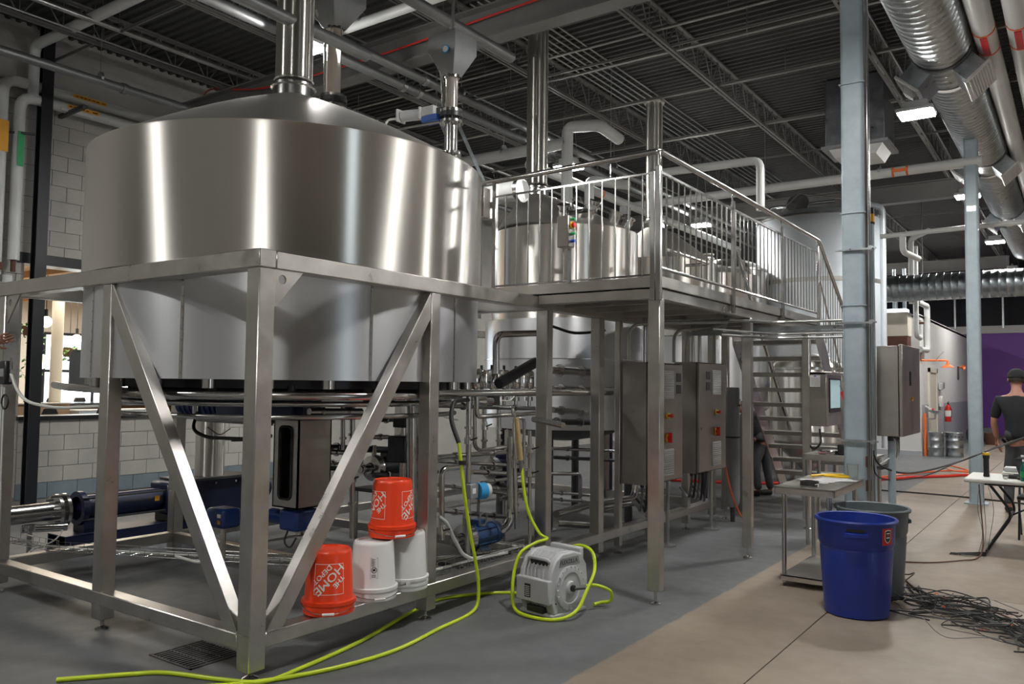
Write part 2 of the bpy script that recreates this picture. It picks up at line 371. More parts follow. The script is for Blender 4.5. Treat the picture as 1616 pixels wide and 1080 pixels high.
for x in (2.14,-2.79):
    for y in (2.4,7.9,13.3,18.7,24.2): LL[(x,y)]=lamp(x+.11,y+.12) if (x<0 and y==2.4) else (lamp(2.19,7.6,4.9) if (x>0 and y==7.9) else lamp(x,y))
for i_,(x,y) in enumerate(((2.14,-3.9),(-3.2,-3.1),(7.0,7.9),(7,13.3))):
    q=lamp(x,y); q['label']='high-bay lamp hanging behind or beside the camera, outside the photo'; q['group']='high-bay lamps outside the photo'
LAB={(2.14,2.4):'high-bay lamp over the aisle just above the top of the photo, nearest row',(2.14,7.9):'brightest high-bay lamp right of the near steel column, touching the spiral duct',(2.14,13.3):'second aisle lamp, beside the top of the far steel column',(2.14,18.7):'third aisle lamp, small, near the galvanized cross duct',(2.14,24.2):'farthest aisle lamp before the purple wall',
(-2.79,2.4):'high-bay lamp partly hidden behind the big kettle stack',(-2.79,7.9):'lamp glowing behind the platform railing beside the white vertical pipe',(-2.79,13.3):'lamp seen through the railing bars above the low kettles',(-2.79,18.7):'lamp far behind the tall pale storage tank',(-2.79,24.2):'farthest lamp on the left, over the office block roof'}
for k_,o in LL.items(): o['label']=LAB[k_]
# ================================================================ SKID FRAME
fr=thing('skid_frame','welded square-tube stainless frame carrying the big kettle, with V braces','frame',(-1.5,1.5,0))
S='frame_steel'
def post(p,x0,x1,y0,y1,z0=.07,z1=2.29,foot=True,m=S):
    o=ob('post',B().box(x0,x1,y0,y1,z0,z1),m,p,bevel=.006)
    if foot:
        cx,cy=(x0+x1)/2,(y0+y1)/2
        ob('foot',B().cyl((cx,cy,.012),(cx,cy,z0),.013,8).lathe([(0,0),(.045,0),(.045,.008),(.018,.022),(0,.024)],(cx,cy,0),14),'pipe_steel',o)
    return o
T=.112
post(fr,-T,0,0,T,.05)
post(fr,-1.655,-1.545,0,.10); post(fr,-3.21,-3.09,0,.11)
post(fr,-.105,0,1.465,1.565)
post(fr,-.12,0,2.985,3.07); post(fr,-.10,0,3.90,4.0); post(fr,-.06,0,4.315,4.38); 
for y in (5.05,6.0,6.80): post(fr,-.08,0,y,y+.08)
for x,y in ((-3.2,1.5),(-3.2,3.0),(-1.6,2.98),(-3.2,4.5),(-3.2,6.8),(-1.6,6.8)): post(fr,x,x+.1,y,y+.1)
def beamx(name,x0,x1,y0,y1,z0,z1): return ob(name,B().box(x0,x1,y0,y1,z0,z1),S,fr,bevel=.006)
beamx('top_beam',-3.21,.004,-.005,T,2.289,2.395); beamx('top_beam',-.11,.005,T,6.9,2.289,2.393)
beamx('top_beam',-3.2,-3.1,.11,6.9,2.291,2.393); beamx('top_beam',-3.1,-.11,2.98,3.08,2.291,2.393); beamx('top_beam',-3.1,-.11,6.8,6.9,2.291,2.393)
beamx('base_beam',-3.21,-T+.004,-.004,.096,.168,.253); beamx('base_beam',-.10,.004,T-.004,6.88,.168,.253)
beamx('base_beam',-3.2,-3.1,.11,6.9,.168,.253); beamx('base_beam',-3.1,-.11,2.98,3.08,.168,.25); beamx('base_beam',-3.1,-.11,1.5,1.58,.168,.25); beamx('base_beam',-3.1,-.11,6.8,6.9,.168,.25)
# V braces (square tube cut on the slant, both meeting at the near corner)
def brace(p0,p1,wv,dv): ob('brace',B().prism([p0,Vector(p0)+Vector(wv),Vector(p1)+Vector(wv),p1],dv),S,fr,bevel=.005)
ob('brace',B().prism([(-.235,.004,.251),(-.117,.004,.251),(-1.543,.004,2.288),(-1.546,.004,2.09)],(0,.085,0)),S,fr,bevel=.005)
ob('brace',B().prism([(-.088,.114,.252),(-.088,.235,.252),(-.088,1.466,2.10),(-.088,1.464,2.288)],(.084,0,0)),S,fr,bevel=.005)
# gussets with a lifting hole
def gusset(base,ax,sg):
    # ax: horizontal direction along the beam, quad ring with hole
    a=Vector(ax); n=14; o=Vector(base); c=(.052,-.058); r=.028; L=.205
    def P(u,v): return o+a*u+Vector((0,0,v))
    outer=[(0,0),(L,0),(.014,-.215),(0,-.215)]
    poly=[]
    b=B(); ring=[(c[0]+r*math.cos(2*PI*i/n),c[1]+r*math.sin(2*PI*i/n)) for i in range(n)]
    # fan between the ring and the nearest point of the outer triangle
    def ray(cx,cy,dx,dy):
        best=9
        for i in range(4):
            x1,y1=outer[i]; x2,y2=outer[(i+1)%4]; ex,ey=x2-x1,y2-y1; den=dx*ey-dy*ex
            if abs(den)<1e-9: continue
            t=((x1-cx)*ey-(y1-cy)*ex)/den; u=((x1-cx)*dy-(y1-cy)*dx)/den
            if t>0 and -1e-6<=u<=1+1e-6: best=min(best,t)
        return (cx+dx*best,cy+dy*best)
    angs=[2*PI*i/n for i in range(n)]
    angs+= [math.atan2(y-c[1],x-c[0])%(2*PI) for x,y in outer]; angs=sorted(set(angs)); n2=len(angs)
    inn=[(c[0]+r*math.cos(t),c[1]+r*math.sin(t)) for t in angs]; out=[ray(c[0],c[1],math.cos(t),math.sin(t)) for t in angs]
    nrm=Vector((a.y,-a.x,0))*.006
    vs=[P(*q)+nrm for q in inn]+[P(*q)+nrm for q in out]+[P(*q)-nrm for q in inn]+[P(*q)-nrm for q in out]
    fs=[]
    for i in range(n2):
        j=(i+1)%n2; fs+=[(i,j,n2+j,n2+i),(2*n2+i,3*n2+i,3*n2+j,2*n2+j),(i,2*n2+i,2*n2+j,j),(n2+i,n2+j,3*n2+j,3*n2+i)]
    b.add(vs,fs); ob('gusset',b,S,fr,smooth=False)
gusset((-.012,T,2.291),(0,1,0),1); gusset((-3.09,.02,2.291),(1,0,0),1)
gusset((-.012,1.565,2.291),(0,1,0),1) if False else None
# weld marks
ob('weld_bead',B().tube([(-.0,.0,2.391),(.003,.004,2.30)],.004,6).tube([(-.113,-.003,.25),(-.002,-.003,.25)],.003,6).tube([(.004,.115,.254),(.004,.24,.252)],.003,6).tube([(-1.655,-.003,2.291),(-1.3,-.003,2.291)],.003,6),'pipe_steel',fr)
# ================================================================ KETTLE 1
def kettle(name,label,c,R0,R1,zb,zm,zt,chim,rc,zc,ztop,mlow,lid_m='cone_steel',flange=True,dish=True):
    x,y=c; t=thing(name,label,'tank',(x,y,zb))
    ob('upper_shell',B().lathe([(R1-.02,zm),(R1,zm+.003),(R1,zt-.012),(R1+.004,zt-.004),(R1-.01,zt)],(x,y,0),160),'tank_steel',t,angle=30)
    ob('lower_drum',B().lathe([(R0-.05,zb+.0),(R0,zb),(R0,zm+.02),(R0-.02,zm+.02)],(x,y,0),160),mlow,t,angle=30)
    if dish: ob('dished_bottom',B().lathe([(0.12,zb-.17),(R0*.5,zb-.11),(R0*.85,zb+.0),(R0-.05,zb+.04)],(x,y,0),64),'dark_steel',t)
    # lid: eccentric cone from the rim to the stack
    cx,cy=chim; n=96; b=B(); K=8; vs=[]
    for j in range(K+1):
        s=j/K; e=s+.05*math.sin(PI*s)
        for i in range(n):
            a=2*PI*i/n; ra=R1-.012; px=x+ra*math.cos(a); py=y+ra*math.sin(a); qx=cx+(rc+.02)*math.cos(a); qy=cy+(rc+.02)*math.sin(a)
            vs.append((px+(qx-px)*s,py+(qy-py)*s,zt+(zc-zt)*e))
    b.add(vs,[(j*n+i,j*n+(i+1)%n,(j+1)*n+(i+1)%n,(j+1)*n+i) for j in range(K) for i in range(n)])
    ob('cone_lid',b,lid_m,t)
    st=ob('exhaust_stack',B().lathe([(rc,zc-.05),(rc,ztop)]+([(rc+.028,ztop+.0),(rc+.03,ztop+.02),(rc-.004,ztop+.022),(rc-.004,ztop-.3)] if flange else []),(cx,cy,0),48),'tank_steel',t)
    ob('stack_collar',B().lathe([(rc+.02,zc-.04),(rc+.02,zc+.075),(rc+.035,zc+.085),(rc+.035,zc+.105),(rc+.012,zc+.115),(rc+.005,zc+.14),(rc+.012,zc+.15),(rc,zc+.16)],(cx,cy,0),48),'pipe_steel',st)
    return t,st
k1,_=kettle('brew_kettle','largest stainless kettle, standing in the nearest corner of the frame',(-1.60,1.56),1.535,1.553,1.658,2.40,3.345,(-1.60,1.515),.152,4.0,6.27,'tank_steel_satin',flange=False)
for a in (-66,-20,-100,10):   # riveted vertical lap seams of the lower drum
    b=B(); ca,sa=math.cos(R(a)),math.sin(R(a)); X,Y=-1.60+1.536*ca,1.56+1.536*sa
    b.beam((X,Y,1.66),(X,Y,2.30),.018,.006,(ca,sa,0))
    for k in range(9): b.disc((X+ca*.004,Y+sa*.004,1.70+k*.07),(ca,sa,0),.005,.004,8)
    ob('lap_seam',b,'pipe_steel',k1)
b=B().lathe([(1.28,1.60),(1.28,1.665),(1.30,1.665),(1.30,1.60)],(-1.6,1.56,0),64); ob('base_ring',b,'dark_steel',k1)
for i in range(24):
    a=2*PI*i/24; ob('support_pad',B().cyl((-1.6+1.46*math.cos(a),1.56+1.46*math.sin(a),1.60),(-1.6+1.46*math.cos(a),1.56+1.46*math.sin(a),1.66),.045,14),'pipe_steel',k1)
k2,_=kettle('mash_tank','middle kettle right behind the platform railing, with the push-button box in front',(-1.5,5.70),.975,.90,1.14,2.38,3.485,(-1.93,5.70),.135,4.05,6.28,'tank_steel_satin',flange=False)
for z in (1.62,1.94): ob('hoop',B().lathe([(.976,z-.006),(.982,z-.004),(.982,z+.004),(.976,z+.006)],(-1.5,5.70,0),96),'pipe_steel',k2)
k3,_=kettle('whirlpool_tank','low kettle whose short flanged stack ends below the ceiling',(-1.5,8.35),.86,.86,1.1,2.4,3.47,(-1.47,8.2),.125,4.0,5.9,'tank_steel_satin')
k4,_=kettle('hot_water_tank','shortest kettle, last behind the platform railing before the stairs',(-1.5,10.4),.85,.85,1.1,2.4,3.5,(-1.5,10.4),.08,3.75,3.9,'tank_steel_satin')
# platform kettle legs
for t_,(x,y),r_ in ((k2,(-1.5,5.7),.8),(k3,(-1.5,8.35),.7),(k4,(-1.5,10.4),.7)):
    for a in (20,110,200,290): 
        X,Y=x+r_*math.cos(R(a)),y+r_*math.sin(R(a)); o=ob('leg',B().cyl((X,Y,.02),(X,Y,1.3),.05,14),'dark_steel',t_)
        ob('foot_plate',B().disc((X,Y,.01),(0,0,1),.09,.02,16),'pipe_steel',o)
# sight glasses, manway and valves on the lid of the middle kettle
for i,(a,rr,zz) in enumerate(((-60,.62,3.62),(-35,.68,3.60),(-8,.72,3.58),(18,.74,3.57),(-20,.50,3.72))):
    X,Y=-1.5+rr*math.cos(R(a)),5.7+rr*math.sin(R(a)); n=Vector((math.cos(R(a))*.45,math.sin(R(a))*.45,.9)).normalized(); P=Vector((X,Y,zz-.02))
    o=ob('sight_glass_port',B().cyl(P,P+n*.15,.062,20).disc(P+n*.15,n,.078,.02,20),'chrome',k2); ob('clamp_band',B().disc(P+n*.09,n,.072,.02,20).cyl(P+n*.09+Vector((.07,0,0)),P+n*.09+Vector((.10,0,.03)),.008,6),'pipe_steel',o)
o=ob('manway',B().lathe([(.20,-.03),(.20,.05),(.23,.05),(.23,.07),(.14,.11),(0,.12)],(-1.08,5.28,3.60),32,(.3,-.3,.9)),'chrome',k2)
ob('manway_handle',B().tube([(-1.12,5.25,3.72),(-1.10,5.2,3.82),(-1.0,5.2,3.84),(-.98,5.25,3.76)],.012,8,bend=.03),'chrome',o)
ob('lid_valve',B().cyl((-.82,6.0,3.55),(-.82,6.0,3.75),.03,12).disc((-.82,6.0,3.66),(0,0,1),.055,.03,16).box(-.87,-.77,5.95,6.05,3.74,3.84),'black_plastic',k2)
# ================================================================ TALL TANKS behind the stairs
def tall_tank(name,label,x,y,r,z0,z1,m,band=None,top=True,legs=4):
    t=thing(name,label,'tank',(x,y,0)); 
    ob('shell',B().lathe([(r*.1,z0-.5),(r-.03,z0),(r,z0+.03),(r,z1-.03),(r-.02,z1)],(x,y,0),96),m,t)
    ob('dome_top',B().lathe([(r-.02,z1),(r*.9,z1+.08),(r*.6,z1+.18),(.2,z1+.24),(0,z1+.25)],(x,y,0),64),m,t)
    ob('rim',B().lathe([(r,z1-.05),(r+.015,z1-.04),(r+.015,z1),(r-.02,z1+.01)],(x,y,0),96),'pipe_steel',t)
    if band: ob('band',B().lathe([(r,band-.045),(r+.006,band-.04),(r+.006,band+.04),(r,band+.045)],(x,y,0),96),'cone_steel',t)
    for k in range(legs):
        a=R(45+k*90); X,Y=x+r*.85*math.cos(a),y+r*.85*math.sin(a); ob('leg',B().cyl((X,Y,0),(X,Y,z0+.2),.05,12),'pipe_steel',t)
    return t
tt=tall_tank('storage_tank','tallest pale clad storage tank, behind the staircase and steel column',-.66,14.25,1.2,1.7,5.03,'tank_white',3.73)
ob('manway',B().lathe([(.19,-.05),(.19,.06),(.22,.06),(.22,.08),(0,.11)],(-.9,13.75,5.33),24,(0,-1,.25)),'chrome',tt)
ob('top_pipe',B().tube([(-1.5,13.8,5.0),(-1.5,13.8,5.35),(-.2,13.8,5.35)],.03,10,bend=.08),'pipe_steel',tt)
ob('top_rail',B().tube([(-1.2,13.3,5.1),(-.7,13.1,5.42),(.3,13.6,5.25)],.014,8),'pipe_steel',tt)
ob('riser_pipe',B().tube([(.58,14.2,.5),(.58,14.2,5.2),(.3,14.2,5.3)],.06,12,bend=.1),'tank_white',tt)
tall_tank('fermenter','chrome-bright upright tank half hidden by the stair treads',-.20,11.7,.62,.7,1.99,'tank_steel',None)
tall_tank('fermenter','tall bright fermenter, rightmost of the vessels behind the platform railing',-2.1,12.9,.80,1.2,3.95,'tank_steel',None)
tall_tank('fermenter','bright upright tank behind the underside of the platform',-1.9,15.6,.9,1.0,3.2,'tank_steel',None)
# ================================================================ PLATFORM + RAILING
pf=thing('platform','raised stainless work platform on square legs beside the kettles','platform',(.5,5,0))
YF=2.811; XR=1.12; YE=7.30
ob('fascia',B().box(-.46,XR,YF-.0,YF+.006,2.40,2.487).box(-.46,XR,YF,YF+.05,2.40,2.406),S,pf)
ob('fascia',B().box(XR-.006,XR,YF,YE,2.40,2.49).box(XR-.05,XR,YF,YE,2.40,2.406),S,pf)
ob('edge_beam',B().box(.004,XR-.02,YF+.012,YF+.09,2.318,2.398),S,pf,bevel=.005)
ob('edge_beam',B().box(XR-.10,XR-.02,YF+.09,YE,2.318,2.398),S,pf,bevel=.005)
ob('edge_beam',B().box(.004,XR-.10,YE-.09,YE,2.318,2.398),S,pf,bevel=.005)
for k in range(7): ob('joist',B().box(.004,XR-.10,3.25+k*.56,3.31+k*.56,2.33,2.398),S,pf)
for k in range(8): ob('floor_plate',B().box(-.45,XR-.008,YF+.01+k*.558,YF+.562+k*.558,2.402,2.41),'cabinet_steel',pf)
post(pf,XR-.105,XR-.005,YF+.012,YF+.10,.10,2.318); post(pf,XR-.10,XR-.01,4.90,4.98,.10,2.318); post(pf,1.03,1.115,6.93,7.02,.12,2.318)
post(pf,.02,.10,7.0,7.08,.12,2.318)
def railing(name,label,pts,zt,zr,zb,posts,nb,left_open=False):
    pass
ra=thing('railing','platform guard railing with vertical bars, turning the corner above the skid','railing',(XR,YF,2.49))
zH=3.455; zM=3.29; zL=2.55
P='pipe_steel'
hr=B().tube([(-.60,YF,zH-.03),(XR-.02,YF,zH),(XR,YF+.02,zH),(XR,7.33,zH),(XR,7.42,zH-.02),(XR,9.75,2.02-.02)],.024,14,bend=.05); ob('handrail',hr,P,ra)
ob('upper_rail',B().beam((-.45,YF,zM-.0),(XR-.03,YF,zM),.018,.014),P,ra); ob('upper_rail',B().beam((XR,YF+.02,zM),(XR,7.30,zM),.02,.02),P,ra)
ob('lower_rail',B().tube([(-.45,YF,2.500),(XR-.03,YF,2.500)],.008,8),P,ra); ob('lower_rail',B().tube([(XR,YF+.02,zL),(XR,7.30,zL)],.014,8),P,ra)
ob('rail_post',B().box(-.47,-.43,YF-.02,YF+.02,2.40,zH-.03),P,ra,bevel=.004); 
ob('rail_post',B().box(XR-.03,XR+.01,YF-.018,YF+.022,2.30,3.34).cyl((XR,YF,3.34),(XR,YF,zH),.008,8),P,ra,bevel=.004); ob('rail_post',B().box(XR-.075,XR-.035,YF-.02,YF+.0,2.30,3.30),P,ra,bevel=.003)
for y in (4.36,5.86,7.28): ob('rail_post',B().box(XR+.0,XR+.03,y-.02,y+.02,2.32,3.36).cyl((XR+.01,y,3.35),(XR,y,zH),.008,8).box(XR-.02,XR+.0,y-.03,y+.03,2.34,2.42),P,ra,bevel=.003)
bal=B().cyl((0,0,zL-.05),(0,0,zM),.0072,8); bo=ob('baluster',bal,P,ra); bme=bo.data; bpy.data.objects.remove(bo)
for k in range(12): share(bme,'baluster',ra,(-.34+k*.118,YF,2.49)) if False else None
def balus(x,y,z0,z1): ob('baluster',B().cyl((x,y,z0),(x,y,z1),.0072,8),P,ra)
for k in range(12): balus(-.335+k*.119,YF,2.49,zM)
yy=YF+.12
while yy<7.25:
    if min(abs(yy-4.36),abs(yy-5.86))>.05: balus(XR,yy,zL,zM)
    yy+=.118
ob('inner_rail',B().tube([(.02,5.4,3.15),(.02,6.6,3.15),(-.3,6.6,3.15)],.02,10,bend=.06),P,ra)
# push-button box on the railing
pb=thing('button_box','small steel push-button box with red, green and blue buttons on the railing','control box',(.33,2.79,2.8))
ob('enclosure',B().box(.262,.37,2.70,2.80,2.765,3.02),'cabinet_steel',pb,bevel=.005)
for z,mm,r_ in ((2.995,'green_plastic',.011),(2.945,'red_plastic',.02),(2.875,'green_plastic',.011),(2.815,'blue_plastic',.012)):
    ob('button',B().disc((.375,2.75,z),(1,0,0),r_*1.25,.012,16).disc((.388,2.75,z),(1,0,0),r_,.03,16),mm,pb)
ob('yellow_collar',B().disc((.377,2.75,2.945),(1,0,0),.03,.008,20),'yellow_plastic',pb)
ob('bracket_post',B().box(.305,.33,2.80,2.815,2.48,2.78),P,pb)
# flat control box by the kettle wall at the left end of the railing
gb=thing('junction_box','narrow steel junction box at the left end of the platform railing','control box',(-.52,2.75,3.2))
ob('enclosure',B().box(-.58,-.50,2.70,2.84,3.10,3.36),'cabinet_steel',gb,bevel=.006); ob('lid',B().box(-.50,-.49,2.70,2.84,3.10,3.36),'frame_steel',gb,bevel=.003); ob('bracket',B().box(-.50,-.44,2.80,2.83,3.2,3.25),'frame_steel',gb)
# ================================================================ STAIRS
stt=thing('staircase','steep open-riser stainless staircase going down from the far end of the platform','stairs',(.6,8.3,0))
x0,x1=.06,1.10; nT=11; 
def yz(s): return (7.30+s*2.25,2.36-s*2.30)
for x in (x0,x1):
    ob('stringer',B().prism([(x-.006,7.30,2.49),(x-.006,7.52,2.40),(x-.006,9.78,.02),(x-.006,9.45,.02),(x-.006,7.30,2.20)],(.012,0,0)),S,stt)
for k in range(11):
    s=(k+.6)/11.5; y,z=yz(s); ob('tread',B().box(x0+.006,x1-.006,y-.05,y+.19,z-.055,z),S,stt,bevel=.003)
for x in (x1,x0): 
    ob('stair_rail',B().tube([(x+.02,7.42,3.43 if x==x0 else 2.95),(x+.02,9.75,2.0-1.0+(.0 if x==x0 else .0) if x==x0 else .55)],.02 if x==x0 else .012,10),P,stt)
ob('stair_rail',B().tube([(x0,7.30,3.46),(x0,7.42,3.44),(x0,9.75,1.02)],.022,10),P,stt)
for k in range(19):
    s=k/19; y=7.45+s*2.25; zt=3.40-(y-7.42)*(1.41/2.33) ; zb=2.45-(y-7.45)*1.02
    ob('baluster',B().cyl((x1+.02,y,zb),(x1+.02,y,zt-.04),.007,6),P,stt)
# ================================================================ ELECTRICAL CABINETS
def vents(x,y0,y1,z0,z1,p,n=12):
    ob('vent_frame',B().box(x,x+.008,y0,y1,z0,z1),'galv_white',p,bevel=.002)
    for k in range(n):
        z=z0+.015+(z1-z0-.03)*k/(n-1); ob('louvre',B().beam((x+.010,y0+.012,z),(x+.010,y1-.012,z),.012,.006,(1,0,1)),'lamp_housing',p,smooth=False)
def cabinet(label,y0,y1,x0,x1,z0,z1,vy,lights=True):
    t=thing('control_cabinet',label,'cabinet',((x0+x1)/2,(y0+y1)/2,z0))
    ob('body',B().box(x0,x1-.035,y0+.006,y1-.006,z0,z1),'cabinet_steel',t,bevel=.006)
    d=ob('door',B().box(x1-.030,x1,y0,y1,z0+.015,z1-.012),'cabinet_steel',t,bevel=.006)
    vents(x1,vy,vy+.26,z1-.36,z1-.08,d); vents(x1,vy,vy+.26,z0+.06,z0+.33,d)
    for k,z in enumerate((z1-.19,z1-.31)): ob('mesh_grille',B().box(x1,x1+.004,vy+.33 if vy+.45<y1 else vy-.17,vy+.44 if vy+.45<y1 else vy-.06,z,z+.09),'dark_steel',d)
    yc=vy+.14; zc=z0+.665
    o=ob('emergency_stop',B().disc((x1+.006,yc-.03,zc),(1,0,0),.032,.012,20),'yellow_plastic',d); ob('mushroom_button',B().cyl((x1+.01,yc-.03,zc),(x1+.045,yc-.03,zc),.014,12).disc((x1+.05,yc-.03,zc),(1,0,0),.022,.018,20),'red_plastic',o)
    ob('pilot_light',B().disc((x1+.008,yc+.055,zc),(1,0,0),.013,.018,14),'green_led',d)
    o=ob('isolator_switch',B().box(x1,x1+.012,yc-.06,yc+.0,zc-.26,zc-.18),'yellow_plastic',d,bevel=.004); ob('rotary_handle',B().box(x1+.012,x1+.05,yc-.04,yc-.015,zc-.27,zc-.17).disc((x1+.02,yc-.028,zc-.22),(1,0,0),.03,.03,16),'red_plastic',o)
    ob('keyhole',B().disc((x1+.003,y0+.05,(z0+z1)/2-.12),(1,0,0),.012,.01,12),'pipe_steel',d)
    ob('door_seam',B().box(x1-.035,x1-.030,y0+.004,y1-.004,z0+.004,z1-.004),'black_rubber',t)
    for i in range(5):
        y=y0+.15+i*.11; pts=[(x1-.15,y,z0+.02),(x1-.15,y,z0-.12),(x1-.22,y+.10,z0-.30-.03*i),(x1-.32,y+.25,z0-.28),(x1-.42,y+.3,z0-.22)]
        ob('cable',B().tube(pts,.013,7,bend=.1),'black_rubber' if i%2 else 'grey_rubber',t)
        ob('cable_gland',B().cyl((x1-.15,y,z0-.04),(x1-.15,y,z0),.02,8),'black_plastic',t)
    for i,y in enumerate((y0+.25,y0+.45)): ob('conduit',B().cyl((x0+.12,y,z1-.005),(x0+.12,y,2.33),.022,10),'pipe_steel',t)
    return t
ca=cabinet('nearer of the two stainless electrical cabinets with vents and red switches',4.325,5.11,0.02,.318,.685,1.880,4.62)
cabinet('farther of the two stainless electrical cabinets beside the upright grey cylinder',5.555,6.36,.02,.318,.695,1.915,5.93)
o=thing('cabinet_stand','slim steel stand pipes with floor flanges under the electrical cabinets','stand',(.2,5.1,0))
for y in (5.0,6.2): q=ob('stand_pipe',B().cyl((.20,y,.0),(.20,y,.70),.02,10),'conduit',o); ob('flange',B().disc((.20,y,.006),(0,0,1),.09,.012,16),'conduit',q)
gc=thing('filter_housing','upright grey cylinder with a dark band beside the farther cabinet','cylinder',(.2,6.95,.1))
ob('shell',B().lathe([(0,.17),(.06,.18),(.085,.24),(.088,.30),(.088,1.62),(.080,1.64),(0,1.64)],(.20,6.90,0),28),'cast_grey',gc); ob('clamp_band',B().lathe([(.088,1.02),(.092,1.02),(.092,1.04),(.088,1.04)],(.2,6.9,0),28),'black_rubber',gc)
ob('gauge',B().cyl((.28,6.87,1.42),(.34,6.84,1.42),.012,8).disc((.35,6.84,1.45),(1,-.5,0),.03,.02,16),'pipe_steel',gc); ob('leg',B().cyl((.2,6.9,0),(.2,6.9,.2),.03,10),'dark_steel',gc)
gb=thing('gas_cylinder','slim dark gas cylinder standing behind the upright grey cylinder','cylinder',(-.0,8.0,0)); ob('body',B().lathe([(0,.0),(.09,0),(.095,.03),(.095,1.15),(.06,1.27),(.03,1.31),(.03,1.34),(0,1.34)],(-.03,8.0,0),20),'cast_grey',gb); ob('valve',B().cyl((-.03,8,1.33),(-.03,8,1.42),.02,8).cyl((-.08,8,1.39),(.02,8,1.39),.015,8),'rust_brown',gb)
